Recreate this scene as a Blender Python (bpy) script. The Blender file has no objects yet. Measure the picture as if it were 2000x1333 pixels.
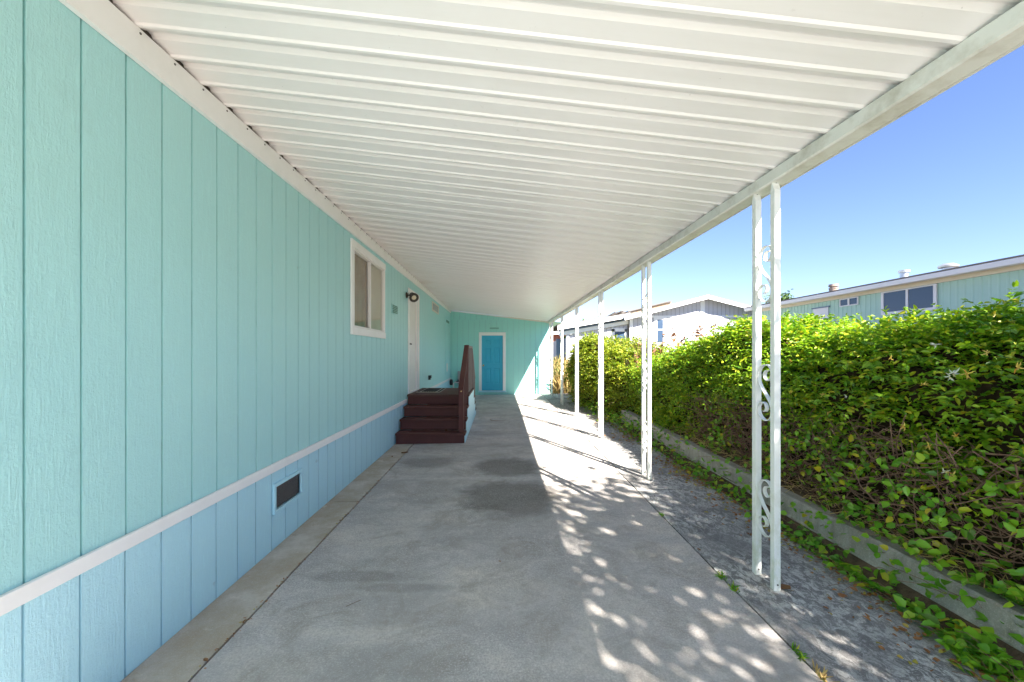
import bpy, math, random
import numpy as np
from mathutils import Vector, Matrix, noise as mnoise
R = math.radians
rnd = random.Random(11)
nr = np.random.default_rng(7)
sc = bpy.context.scene
COL = sc.collection

# ------------------------------------------------------------------ materials
MATS = {}
class NT:
    def __init__(s, name):
        m = bpy.data.materials.new(name); m.use_nodes = True
        s.m = m; s.t = m.node_tree; s.t.nodes.clear()
        s.out = s.n('ShaderNodeOutputMaterial')
        s.pos = s.n('ShaderNodeNewGeometry')
    def n(s, typ, **kw):
        nd = s.t.nodes.new(typ)
        for k, v in kw.items(): setattr(nd, k, v)
        return nd
    def l(s, a, b): s.t.links.new(a, b)
    def setin(s, sock, v):
        if isinstance(v, bpy.types.NodeSocket): s.l(v, sock)
        elif isinstance(v, (tuple, list)):
            sock.default_value = tuple(v) + ((1.0,) if len(v) == 3 and sock.type == 'RGBA' else ())
        else: sock.default_value = v
    def mapping(s, scale=(1, 1, 1), vec=None, loc=(0, 0, 0)):
        mp = s.n('ShaderNodeMapping'); mp.inputs['Scale'].default_value = scale; mp.inputs['Location'].default_value = loc
        s.l(vec or s.pos.outputs['Position'], mp.inputs['Vector']); return mp.outputs[0]
    def noise(s, scale, detail=4, rough=.55, vec=None, dist=0):
        nd = s.n('ShaderNodeTexNoise'); nd.inputs['Scale'].default_value = scale
        nd.inputs['Detail'].default_value = detail; nd.inputs['Roughness'].default_value = rough
        nd.inputs['Distortion'].default_value = dist
        s.l(vec or s.pos.outputs['Position'], nd.inputs['Vector']); return nd.outputs['Fac']
    def voro(s, scale, vec=None, feat='F1'):
        nd = s.n('ShaderNodeTexVoronoi', feature=feat); nd.inputs['Scale'].default_value = scale
        s.l(vec or s.pos.outputs['Position'], nd.inputs['Vector']); return nd.outputs['Distance']
    def ramp(s, fac, a, b, lo=0.0, hi=1.0):
        nd = s.n('ShaderNodeMapRange', clamp=True); s.setin(nd.inputs[0], fac)
        nd.inputs[1].default_value = a; nd.inputs[2].default_value = b
        nd.inputs[3].default_value = lo; nd.inputs[4].default_value = hi; return nd.outputs[0]
    def math(s, op, a, b=0.0, c=0.0):
        nd = s.n('ShaderNodeMath', operation=op)
        s.setin(nd.inputs[0], a); s.setin(nd.inputs[1], b); s.setin(nd.inputs[2], c); return nd.outputs[0]
    def mix(s, fac, a, b, mode='MIX'):
        nd = s.n('ShaderNodeMix', data_type='RGBA', blend_type=mode)
        s.setin(nd.inputs[0], fac); s.setin(nd.inputs[6], a); s.setin(nd.inputs[7], b); return nd.outputs[2]
    def bump(s, h, strength=.3, dist=.01, nrm=None):
        nd = s.n('ShaderNodeBump'); nd.inputs['Strength'].default_value = strength; nd.inputs['Distance'].default_value = dist
        s.l(h, nd.inputs['Height'])
        if nrm: s.l(nrm, nd.inputs['Normal'])
        return nd.outputs[0]
    def princ(s, col, rough=.6, nrm=None, metal=0., spec=.5, **kw):
        p = s.n('ShaderNodeBsdfPrincipled'); s.setin(p.inputs['Base Color'], col); s.setin(p.inputs['Roughness'], rough)
        p.inputs['Metallic'].default_value = metal; p.inputs['Specular IOR Level'].default_value = spec
        if nrm: s.l(nrm, p.inputs['Normal'])
        for k, v in kw.items(): s.setin(p.inputs[k.replace('_', ' ')], v)
        s.l(p.outputs[0], s.out.inputs[0]); return p
    def sep(s, vec=None):
        nd = s.n('ShaderNodeSeparateXYZ'); s.l(vec or s.pos.outputs['Position'], nd.inputs[0]); return nd.outputs

def paint(name, col, rough=.5, dirt=(.45, .42, .36), amt=.25, scale=3., bscale=60., bstr=.08, spec=.4):
    t = NT(name)
    f = t.ramp(t.noise(scale, 6, .65), .5, .8, 0, amt)
    f2 = t.noise(scale * 9, 4)
    c = t.mix(f, col, tuple(a * b for a, b in zip(col, dirt)))
    c = t.mix(t.ramp(f2, .3, .7, 0, .12), c, tuple(min(1, a * 1.12) for a in col))
    t.princ(c, rough, t.bump(t.noise(bscale, 3), bstr, .004), spec=spec)
    MATS[name] = t.m; return t.m

def siding(name, col, axis='y', wash=(.86, .95, 1.02)):
    # brushed wood-grain panel paint
    t = NT(name)
    sc1 = (1, 22, 2.2) if axis == 'y' else (22, 1, 2.2)
    v = t.mapping(sc1)
    grain = t.noise(3.0, 7, .7, v, 1.2)
    stip = t.noise(95, 3, .6)
    stip2 = t.noise(28, 4, .7)
    big = t.noise(.9, 4, .6)
    c = t.mix(t.ramp(big, .35, .7, 0, .35), col, tuple(a * b for a, b in zip(col, wash)))
    c = t.mix(t.ramp(grain, .52, .7, 0, .45), c, tuple(min(1, a * 1.15) for a in col))
    c = t.mix(t.ramp(t.noise(2.2, 8, .75), .60, .8, 0, .35), c, tuple(a * .72 for a in col))
    c = t.mix(t.ramp(t.noise(5.5, 3, .5), .74, .80, 0, .5), c, (col[0] * .45, col[1] * .42, col[2] * .38))
    h = t.math('ADD', t.math('MULTIPLY', grain, .8), t.math('ADD', t.math('MULTIPLY', stip, .45), t.math('MULTIPLY', stip2, .6)))
    t.princ(c, .40, t.bump(h, .75, .007), spec=.5)
    MATS[name] = t.m; return t.m

def leafmat(name, c1, c2, c3, trans=.35, rough=.4, p3=.93, spec=.5, vary=False):
    t = NT(name)
    rp = t.pos.outputs['Random Per Island']
    c = t.mix(t.ramp(rp, 0, p3 - .1), c1, c2)
    c = t.mix(t.ramp(rp, p3 - .02, p3 + .02), c, c3)
    c = t.mix(t.ramp(t.noise(2.3, 3), .35, .7, 0, .35), c, c1)
    if vary: h1 = t.math('FRACT', t.math('MULTIPLY', rp, 37.7)); c = t.mix(t.ramp(h1, .72, 1., 0, .75), c, tuple(a * .42 for a in c1[:2]) + (c1[2] * 1.6,))
    if vary: h2 = t.math('FRACT', t.math('MULTIPLY', rp, 91.3)); c = t.mix(t.ramp(h2, .80, .98, 0, .8), c, (min(.62, c2[0] * 1.75), min(.6, c2[1] * 1.18), c2[2] * 1.5))
    p = t.n('ShaderNodeBsdfPrincipled'); t.l(c, p.inputs['Base Color']); p.inputs['Roughness'].default_value = rough
    p.inputs['Specular IOR Level'].default_value = spec
    tr = t.n('ShaderNodeBsdfTranslucent'); t.l(t.mix(.6, c, (.9, 1., .3), 'MULTIPLY'), tr.inputs[0])
    gain = t.n('ShaderNodeMix', data_type='RGBA'); 
    mx = t.n('ShaderNodeMixShader'); mx.inputs[0].default_value = trans
    t.l(p.outputs[0], mx.inputs[1]); t.l(tr.outputs[0], mx.inputs[2]); t.l(mx.outputs[0], t.out.inputs[0])
    t.t.nodes.remove(gain)
    MATS[name] = t.m; return t.m

TEAL = (.42, .735, .735)
M_wall = siding('teal_siding', TEAL, 'y')
M_wallx = siding('teal_siding_shed', (.33, .72, .66), 'x')
M_skirt = siding('skirting_paint', (.50, .80, .89), 'y')
M_grooveshade = paint('groove_shade_teal', (.31, .60, .60), .7, (.6, .6, .55), .6, 4, 60, .2)  # darker groove faces: groove shade painted in, with some grime
M_grooveshade2 = paint('groove_shade_blue', (.37, .62, .71), .7, (.6, .6, .55), .6, 4, 60, .2)  # skirting grooves, their shade painted into a darker blue
M_grooveshade3 = paint('groove_shade_white', (.26, .26, .29), .7)  # neighbour siding grooves, shade put into the grey
M_white = paint('white_paint', (.86, .86, .85), .5, (.62, .58, .50), .22, 2.5, 40, .1)
def postmat():
    t = NT('post_enamel')
    x, y, z = t.sep()
    f = t.noise(7, 6, .7)
    c = t.mix(t.ramp(f, .5, .75, 0, .45), (.82, .82, .80), (.50, .50, .42))
    alg = t.math('MULTIPLY', t.ramp(z, 1.0, .15), t.ramp(t.noise(16, 6, .75, t.mapping((1, 1, .45))), .46, .62))
    c = t.mix(t.math('MULTIPLY', alg, .4), c, (.42, .47, .22))
    chip = t.ramp(t.noise(38, 5, .8), .68, .72)
    c = t.mix(t.math('MULTIPLY', chip, .7), c, (.35, .28, .22))
    t.princ(c, .36, t.bump(t.noise(30, 4), .1, .003), spec=.5); return t.m
M_post = postmat()

M_doorwhite = paint('door_white', (.78, .76, .74), .45, amt=.08)
M_brown = paint('brown_deck_paint', (.105, .040, .035), .6, (1.5, 1.5, 1.5), .5, 6, 50, .2, .2)
M_deck = paint('worn_deck', (.10, .05, .042), .65, (1.7, 1.7, 1.6), .8, 5, 50, .25, .2)
M_weather = paint('weathered_rail', (.24, .20, .18), .7, (.5, .4, .36), .6, 14, 60, .3)
M_steelgrey = paint('grey_metal', (.36, .37, .38), .4, amt=.2)
M_black = paint('black_plastic', (.02, .02, .02), .4, amt=.1)
M_bronze = paint('bronze_metal', (.045, .036, .03), .4, (1.8, 1.7, 1.4), .4, 20, 60, .1)
M_brass = paint('brass', (.75, .55, .22), .25, amt=.1); M_brass.node_tree.nodes['Principled BSDF'].inputs['Metallic'].default_value = 1.
M_bluedoor = siding('blue_door_paint', (.025, .41, .60), 'x', (.9, .95, 1.0))
M_dark = paint('dark_void', (.02, .02, .022), .8, amt=.1)
M_bolt = paint('bolt_steel', (.09, .085, .08), .5, amt=.2)
M_green = paint('neighbour_green', (.42, .62, .53), .55, (.8, .85, .85), .4, 1.2, 50, .05)
M_cream = paint('cream_trim', (.74, .69, .60), .55, (.75, .68, .55), .4, 1.5)
M_nwhite = paint('neighbour_white', (.76, .76, .78), .6, amt=.1)
M_nside = paint('neighbour_siding', (.48, .48, .53), .7, amt=.15, spec=.2)
M_shingle = paint('shingle', (.13, .115, .105), .85, (.5, .5, .5), .5, 4, 30, .5)
M_tan = paint('tan_board', (.50, .36, .24), .7, amt=.2)
M_terra = paint('terracotta_wall', (.55, .20, .12), .7, amt=.2)
M_slate = paint('slate_paint_shade', (.16, .22, .30), .6, amt=.2)  # slate paint, also the painted shade on the annex
M_rubber = paint('rubber_mat', (.018, .017, .018), .85, (2.2, 2, 2), .6, 30, 120, .5)
M_matrim = paint('mat_border', (.42, .38, .33), .85, amt=.5, scale=14)
M_galv = paint('galvanised', (.55, .57, .6), .35, amt=.2); M_galv.node_tree.nodes['Principled BSDF'].inputs['Metallic'].default_value = .7
M_rust = paint('rusty_pipe', (.30, .24, .20), .7, (.4, .3, .25), .8, 9)

def roofmat():
    t = NT('roof_metal')
    x, y, z = t.sep()
    v = t.mapping((.5, 6, 1))
    streak = t.noise(1.6, 5, .6, v)
    blot = t.noise(1.1, 6, .7)
    c = t.mix(t.ramp(streak, .45, .75, 0, .35), (.85, .815, .80), (.73, .70, .665))
    nearwall = t.ramp(x, -1.2, -1.75, 0, 1)
    far = t.ramp(y, 3.0, 8.0, 0.15, 1)
    st = t.math('MULTIPLY', t.math('MULTIPLY', nearwall, t.ramp(blot, .42, .7)), far)
    c = t.mix(t.math('MULTIPLY', st, .55), c, (.55, .44, .33))
    c = t.mix(t.ramp(t.noise(7, 6, .75), .64, .75, 0, .35), c, (.52, .48, .43))
    spots = t.ramp(t.voro(9), .0, .035, 1, 0)
    c = t.mix(t.math('MULTIPLY', spots, .5), c, (.3, .27, .24))
    b = t.bump(t.noise(140, 2), .12, .002)
    t.princ(c, .38, b, spec=.45)
    return t.m
M_roof = roofmat()

def concrete(name, base, kind):
    t = NT(name)
    x, y, z = t.sep()
    fine = t.noise(150, 3, .7); mid = t.noise(22, 6, .7); big = t.noise(1.3, 6, .65)
    streak = t.noise(1.35, 7, .68, t.mapping((.85, 1.55, 1)), .5)
    dk = tuple(a * .55 for a in base); lt = tuple(min(1, a * 1.22) for a in base)
    c = t.mix(t.ramp(big, .35, .7), dk, base)
    if kind == 'main':
        c = t.mix(t.ramp(big, .3, .6), tuple(a * .8 for a in base), base)
        c = t.mix(t.ramp(streak, .48, .66, 0, .85), c, tuple(a * .62 for a in base))
        c = t.mix(t.ramp(streak, .48, .3, 0, .8), c, (base[0] * 1.26, base[1] * 1.2, base[2] * 1.08))
        c = t.mix(t.ramp(t.noise(9, 8, .75), .52, .70, 0, .5), c, (base[0] * .66, base[1] * .63, base[2] * .58)); c = t.mix(t.ramp(t.noise(13, 7, .75, None, .6), .47, .30, 0, .55), c, (base[0] * 1.3, base[1] * 1.28, base[2] * 1.24))
        def blob(cx, cy, rx, ry, amt, colr, c):
            dx = t.math('DIVIDE', t.math('SUBTRACT', x, cx), rx); dy = t.math('DIVIDE', t.math('SUBTRACT', y, cy), ry)
            d = t.math('SQRT', t.math('ADD', t.math('MULTIPLY', dx, dx), t.math('MULTIPLY', dy, dy)))
            d = t.math('ADD', d, t.math('MULTIPLY', t.math('SUBTRACT', t.noise(3.2, 7, .72), .5), 1.5))
            return t.mix(t.math('MULTIPLY', t.math('MULTIPLY', t.ramp(d, 1.25, .72), t.ramp(streak, .7, .4, .72, 1)), amt), c, colr)
        c = t.mix(t.ramp(t.noise(2.6, 7, .72, None, .8), .48, .64, 0, .75), c, (base[0] * .62, base[1] * .58, base[2] * .52))
        oil = tuple(a * .27 for a in (base[0] * 1.05, base[1], base[2] * .9))
        c = blob(.12, 4.25, .55, .5, 1., oil, c)
        c = blob(.12, 5.35, .42, .44, 1., oil, c)
        c = blob(-1.0, 5.6, .40, .25, .7, oil, c)
        c = blob(-.95, 2.75, .42, .07, .5, oil, c); c = blob(-.6, 2.62, .3, .05, .4, oil, c)
        c = blob(-.75, 1.95, .6, .16, .25, oil, c)
        c = blob(-.25, 7.6, .5, .22, .35, oil, c)
        c = blob(.05, 6.6, .4, .14, .3, oil, c)
        c = blob(-.7, 4.2, .5, .12, .3, oil, c)
        # pale scraped line across the slab
        dl = t.math('ABSOLUTE', t.math('SUBTRACT', y, t.math('ADD', 4.86, t.math('MULTIPLY', big, .06))))
        c = t.mix(t.math('MULTIPLY', t.ramp(dl, .05, .01), t.ramp(mid, .35, .6, 0, .5)), c, lt)
    elif kind == 'strip':
        c = t.mix(t.ramp(t.noise(2.6, 7, .7), .40, .62), (base[0] * .62, base[1] * .56, base[2] * .47), c)
        c = t.mix(t.ramp(t.noise(6, 6, .7), .60, .72, 0, .55), c, (base[0] * .42, base[1] * .36, base[2] * .29))
        c = t.mix(t.ramp(t.noise(4.3, 6, .7), .40, .28, 0, .7), c, (min(1, base[0] * 1.2), base[1] * 1.2, base[2] * 1.2))
    elif kind == 'rough':
        lich = t.noise(21, 9, .82, t.mapping((1, .6, 1)), .8)
        patch = t.noise(2.4, 5, .65)
        c = t.mix(t.ramp(patch, .35, .62), tuple(a * .40 for a in base), tuple(a * .72 for a in base))
        m = t.math('MULTIPLY', t.ramp(lich, .47, .54), t.ramp(t.noise(1.7, 4, .6), .38, .62, .25, 1))
        c = t.mix(t.math('MULTIPLY', m, .85), c, (.74, .73, .71))
    elif kind == 'curb':
        v = t.mapping((6, 6, 1.2))
        c = t.mix(t.ramp(t.noise(1.4, 6, .7, v), .42, .7), c, (.20, .19, .15))
        c = t.mix(t.ramp(t.noise(5, 6, .7), .55, .75, 0, .6), c, lt)
    grit = t.noise(92, 2.5, .85); gm = {'main': t.ramp(t.noise(.9, 4, .6), .38, .62, .25, .85), 'strip': 0.12, 'rough': .6, 'curb': .35}[kind]
    c = t.mix(t.math('MULTIPLY', t.ramp(grit, .52, .38, 0, .8), gm), c, tuple(a * .5 for a in base)); c = t.mix(t.math('MULTIPLY', t.ramp(grit, .55, .66, 0, .8), gm), c, tuple(min(1, a * 1.4) for a in base))
    c = t.mix(t.ramp(t.noise(42, 3, .7), .55, .38, 0, .30), c, tuple(a * .6 for a in base))
    pit = t.ramp(t.noise(75, 4, .75), .58, .72)
    c = t.mix(t.math('MULTIPLY', pit, .45), c, dk)
    c = t.mix(t.ramp(fine, .55, .75, 0, .45), c, lt)
    h = t.math('ADD', t.math('MULTIPLY', fine, .5), t.math('ADD', t.math('MULTIPLY', mid, .8), t.math('MULTIPLY', pit, -.5)))
    t.princ(c, .85, t.bump(h, .45, .008), spec=.25)
    return t.m
M_conc = concrete('driveway_concrete', (.535, .50, .485), 'main')
M_strip = concrete('edge_concrete', (.66, .60, .53), 'strip')
M_rough = concrete('weathered_concrete', (.36, .345, .345), 'rough')
M_curb = concrete('curb_concrete', (.46, .44, .405), 'curb')

def soilmat():
    t = NT('soil')
    x, y, z = t.sep()
    c = t.mix(t.ramp(t.noise(8, 8, .7), .35, .65), (.07, .05, .035), (.16, .115, .075))
    far = t.ramp(y, 12.0, 16.0)
    c = t.mix(far, c, t.mix(t.ramp(t.noise(.6, 6, .7), .4, .65), (.22, .18, .09), (.12, .13, .05)))
    beh = t.ramp(y, -4., -6.)
    c = t.mix(beh, c, (.58, .56, .52))  # unseen ground behind the viewpoint, lightened to bounce sun into the shade
    t.princ(c, .95, t.bump(t.noise(40, 6, .7), .6, .03), spec=.1); return t.m
M_soil = soilmat()

M_leaf = leafmat('honeysuckle_leaf', (.11, .29, .012), (.36, .52, .02), (.66, .50, .03), .38, .42, .965, vary=True)
M_leaf2 = leafmat('bush_leaf', (.13, .24, .014), (.38, .45, .03), (.60, .50, .05), .38, .4, .96, vary=True)
M_vine = leafmat('creeper_leaf', (.11, .32, .02), (.27, .52, .03), (.60, .48, .03), .35, .32, .91, vary=True)
M_tree = leafmat('tree_leaf', (.05, .10, .02), (.08, .15, .03), (.1, .16, .03), .2, .5)
M_dry = leafmat('dry_leaf', (.19, .085, .04), (.28, .14, .06), (.45, .30, .12), .15, .7, .9)
M_litter = leafmat('litter_leaf', (.26, .11, .045), (.42, .19, .06), (.42, .36, .05), .15, .75, .72)
M_straw = leafmat('straw', (.45, .31, .12), (.62, .46, .20), (.35, .36, .10), .25, .7, .85)
M_petalw = leafmat('white_petal', (.80, .80, .72), (.85, .84, .78), (.80, .70, .4), .3, .5, .9)
M_petaly = leafmat('yellow_petal', (.72, .50, .08), (.80, .62, .18), (.7, .35, .05), .3, .5, .85)
M_twig = paint('twig_bark', (.19, .11, .075), .85, (1.9, 1.8, 1.7), .8, 12, 80, .4)
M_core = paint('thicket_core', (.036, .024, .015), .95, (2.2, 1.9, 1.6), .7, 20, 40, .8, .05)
M_bark = paint('tree_bark', (.16, .12, .09), .9, (.5, .5, .5), .6, 8, 30, .8)
M_hill = paint('hill_woods', (.035, .06, .035), .95, (.5, .6, .6), .6, .04, .2, .5)

def glassmat(name, tint=(.9, .93, .95), refl=.5):
    t = NT(name)
    g = t.n('ShaderNodeBsdfGlossy'); g.inputs['Roughness'].default_value = .02
    tr = t.n('ShaderNodeBsdfTransparent'); tr.inputs[0].default_value = (*tint, 1)
    fr = t.n('ShaderNodeFresnel'); fr.inputs[0].default_value = 1.5
    mx = t.n('ShaderNodeMixShader'); t.l(t.math('MULTIPLY', fr.outputs[0], refl * 2), mx.inputs[0])
    t.l(tr.outputs[0], mx.inputs[1]); t.l(g.outputs[0], mx.inputs[2]); t.l(mx.outputs[0], t.out.inputs[0]); return t.m
M_glass = glassmat('window_glass', (.97, .97, .96), .22)
M_farglass = glassmat('far_glass', (.5, .6, .7), 1.2)
def curtainmat(name, a, b):
    t = NT(name)
    f = t.noise(2.2, 5, .6, t.mapping((1, 1.2, .7)))
    t.princ(t.mix(t.ramp(f, .35, .65), a, b), .9, spec=.1); return t.m
M_curt = curtainmat('brown_curtain', (.26, .15, .075), (.55, .39, .22))
M_blind = curtainmat('pale_blind', (.78, .68, .52), (.85, .80, .68))
M_lens = paint('frosted_lens', (.75, .66, .48), .3, amt=.05)
M_mesh = NT('vent_screen'); 
_t = M_mesh; _c = _t.mix(_t.ramp(_t.noise(220, 2), .4, .6), (.06, .055, .05), (.17, .155, .14)); _t.princ(_c, .7, _t.bump(_t.noise(220, 2), .6, .003)); M_mesh = _t.m

# ------------------------------------------------------------------ mesh helpers
class MB:
    def __init__(s): s.v = []; s.f = []; s.mi = []; s.cur = 0
    def add(s, vs, fs):
        o = len(s.v); s.v.extend([tuple(p) for p in vs]); s.f.extend([tuple(i + o for i in f) for f in fs]); s.mi.extend([s.cur] * len(fs)); return s
    def box(s, x0, x1, y0, y1, z0, z1):
        vs = [(x, y, z) for z in (z0, z1) for y in (y0, y1) for x in (x0, x1)]
        return s.add(vs, [(0, 2, 3, 1), (4, 5, 7, 6), (0, 1, 5, 4), (2, 6, 7, 3), (0, 4, 6, 2), (1, 3, 7, 5)])
    def hexa(s, p):  # 8 points: bottom 4 ccw, top 4 ccw
        return s.add(p, [(3, 2, 1, 0), (4, 5, 6, 7), (0, 1, 5, 4), (1, 2, 6, 5), (2, 3, 7, 6), (3, 0, 4, 7)])
    def bar(s, a, b, w, h, up=(0, 0, 1)):
        a = Vector(a); b = Vector(b); d = (b - a).normalized(); side = d.cross(Vector(up)).normalized(); u = side.cross(d).normalized()
        side *= w / 2; u *= h / 2
        return s.hexa([a - side - u, a + side - u, b + side - u, b - side - u, a - side + u, a + side + u, b + side + u, b - side + u])
    def tube(s, pts, r, n=8, cap=True, r2=None):
        pts = [Vector(p) for p in pts]; m = len(pts); vs = []; fs = []
        ref = Vector((.31, .2, .93)); 
        for i, p in enumerate(pts):
            d = (pts[min(i + 1, m - 1)] - pts[max(i - 1, 0)]).normalized()
            a = d.cross(ref)
            if a.length < 1e-3: a = d.cross(Vector((1, 0, 0)))
            a.normalize(); b = d.cross(a)
            rr = r if r2 is None else r + (r2 - r) * i / (m - 1)
            for k in range(n):
                an = 2 * math.pi * k / n; vs.append(p + a * math.cos(an) * rr + b * math.sin(an) * rr)
        for i in range(m - 1):
            for k in range(n):
                k2 = (k + 1) % n; fs.append((i * n + k, i * n + k2, (i + 1) * n + k2, (i + 1) * n + k))
        if cap: fs.append(tuple(range(n - 1, -1, -1))); fs.append(tuple((m - 1) * n + k for k in range(n)))
        return s.add(vs, fs)
    def lathe(s, prof, o, ax=(0, 0, 1), n=24):
        ax = Vector(ax).normalized(); a = ax.orthogonal().normalized(); b = ax.cross(a); o = Vector(o); vs = []; fs = []
        for r, h in prof:
            for k in range(n):
                an = 2 * math.pi * k / n; vs.append(o + ax * h + (a * math.cos(an) + b * math.sin(an)) * r)
        for i in range(len(prof) - 1):
            for k in range(n):
                k2 = (k + 1) % n; fs.append((i * n + k, i * n + k2, (i + 1) * n + k2, (i + 1) * n + k))
        fs.append(tuple(range(n - 1, -1, -1))); fs.append(tuple((len(prof) - 1) * n + k for k in range(n)))
        return s.add(vs, fs)
    def prism(s, poly, axis, a, b):
        # poly: list of 2D points; axis 'y': (x,z); axis 'x': (y,z); axis 'z': (x,y)
        def P(p, t): return {'y': (p[0], t, p[1]), 'x': (t, p[0], p[1]), 'z': (p[0], p[1], t)}[axis]
        n = len(poly); vs = [P(p, a) for p in poly] + [P(p, b) for p in poly]
        fs = [(i, (i + 1) % n, n + (i + 1) % n, n + i) for i in range(n)] + [tuple(range(n - 1, -1, -1)), tuple(range(n, 2 * n))]
        return s.add(vs, fs)
    def build(s, name, mat, parent=None, origin=None, bevel=0, smooth=False, recalc=True):
        me = bpy.data.meshes.new(name)
        o = Vector(origin) if origin is not None else (Vector(parent.get('_o', (0, 0, 0))) if parent else Vector((0, 0, 0)))
        me.from_pydata([tuple(Vector(p) - o) for p in s.v], [], s.f)
        mats = mat if isinstance(mat, (list, tuple)) else [mat]
        for m in mats: me.materials.append(m)
        if len(mats) > 1: me.polygons.foreach_set('material_index', s.mi)
        if recalc:
            import bmesh
            bm = bmesh.new(); bm.from_mesh(me); bmesh.ops.recalc_face_normals(bm, faces=bm.faces)
            if smooth == 'auto':
                for e in bm.edges: e.smooth = len(e.link_faces) == 2 and e.calc_face_angle(0) < R(35)
                for f in bm.faces: f.smooth = True
            bm.to_mesh(me); bm.free()
        if smooth is True: me.polygons.foreach_set('use_smooth', [True] * len(me.polygons))
        ob = bpy.data.objects.new(name, me); COL.objects.link(ob)
        if parent is None: ob.location = o
        else: ob.parent = parent; 
        if parent is not None: ob['_o'] = tuple(o)
        if bevel:
            md = ob.modifiers.new('bevel', 'BEVEL'); md.width = bevel; md.segments = 2; md.limit_method = 'ANGLE'; md.angle_limit = R(40)
        return ob

def fastmesh(name, V, F, mat, parent=None, origin=(0, 0, 0), smooth=False):
    """V (n,3) array, F (m,4) int array"""
    if parent is not None: origin = parent.get('_o', (0, 0, 0))
    me = bpy.data.meshes.new(name); V = np.asarray(V, dtype=np.float32) - np.array(origin, dtype=np.float32)
    F = np.asarray(F, dtype=np.int32); k = F.shape[1]
    me.vertices.add(len(V)); me.vertices.foreach_set('co', V.ravel())
    me.loops.add(F.size); me.loops.foreach_set('vertex_index', F.ravel())
    me.polygons.add(len(F)); me.polygons.foreach_set('loop_start', np.arange(0, F.size, k, dtype=np.int32))
    me.polygons.foreach_set('loop_total', np.full(len(F), k, dtype=np.int32))
    if smooth: me.polygons.foreach_set('use_smooth', np.ones(len(F), dtype=bool))
    me.update(calc_edges=True); me.validate(); me.materials.append(mat)
    ob = bpy.data.objects.new(name, me); COL.objects.link(ob)
    if parent is not None: ob.parent = parent; ob['_o'] = tuple(origin)
    else: ob.location = origin
    return ob

def tag(o, label, cat, group=None, kind=None):
    o['label'] = label; o['category'] = cat
    if group: o['group'] = group
    if kind: o['kind'] = kind
    return o
def thing(name, label, cat, loc, group=None):
    o = bpy.data.objects.new(name, None); COL.objects.link(o); o.location = loc; o['_o'] = tuple(float(a) for a in loc)
    o.empty_display_size = .1
    return tag(o, label, cat, group)
def struct(o): o['kind'] = 'structure'; return o

def leaves(P, D, N, L, W, fold=.25, droop=.15):
    """leaf blades: base P, axis D, normal N (unit arrays), length L, width W"""
    n = len(P); S = np.cross(D, N); S /= np.linalg.norm(S, axis=1, keepdims=True) + 1e-9
    N = np.cross(S, D)
    L = L[:, None]; W = W[:, None]
    up = N * (W * fold)
    v = np.empty((n, 6, 3), dtype=np.float32)
    v[:, 0] = P
    v[:, 1] = P + D * L * .28 - S * W * .48 + up
    v[:, 2] = P + D * L * .68 - S * W * .38 + up * .8 - N * L * droop * .4
    v[:, 3] = P + D * L - N * L * droop
    v[:, 4] = P + D * L * .68 + S * W * .38 + up * .8 - N * L * droop * .4
    v[:, 5] = P + D * L * .28 + S * W * .48 + up
    i = np.arange(n)[:, None] * 6
    f = np.concatenate([i + np.array([[0, 3, 2, 1]]), i + np.array([[0, 5, 4, 3]])], axis=1).reshape(-1, 4)
    return v.reshape(-1, 3), f
def unit(a): return a / (np.linalg.norm(a, axis=-1, keepdims=True) + 1e-9)

def shoots(roots, dirs, length, nleaf, lsize, rng, droop=.6, wid=.55, spread=.9):
    """arching shoots carrying opposite leaf pairs -> leaf arrays"""
    n = len(roots); t = np.linspace(.12, 1, nleaf)
    Ps = []; Ds = []; Ns = []; Ls = []
    side0 = unit(np.cross(dirs, rng.normal(size=(n, 3))))
    for j, tt in enumerate(t):
        p = roots + dirs * (length[:, None] * tt) + np.array([0, 0, -1.]) * (length[:, None] * droop * tt * tt * .5)
        ax = unit(dirs + np.array([0, 0, -1.]) * droop * tt)
        up = unit(np.cross(np.cross(ax, np.array([0, 0, 1.])), ax) + rng.normal(size=(n, 3)) * .35 + np.array([0, 0, .3]))
        sd = unit(np.cross(ax, up))
        for sgn in (-1, 1):
            d = unit(ax * .55 + sd * sgn * spread + rng.normal(size=(n, 3)) * .28)
            Ps.append(p); Ds.append(d); Ns.append(unit(up + rng.normal(size=(n, 3)) * .3))
            Ls.append(lsize * rng.uniform(.5, 1.3, n) * (1.05 - .35 * tt))
    P = np.concatenate(Ps); D = np.concatenate(Ds); N = np.concatenate(Ns); L = np.concatenate(Ls)
    return P, D, N, L, L * wid * rng.uniform(.8, 1.2, len(L))

# ------------------------------------------------------------------ ground
def sstep(a, b, x):
    t = min(1, max(0, (x - a) / (b - a))); return t * t * (3 - 2 * t)
def g(x, y):
    s = min(1.2, max(0, (x + 1.776) / 3.58)); r = min(1, max(0, (y - 2.5) / 7.0))
    return .10 * s * r + .03 * min(1, max(0, (y - 8) / 6)) * (1 - min(1, s))
XW = -1.776; XS = -1.455; XR = 1.53; XC = 2.50; YE = 14.47; HC = 1.536

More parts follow.
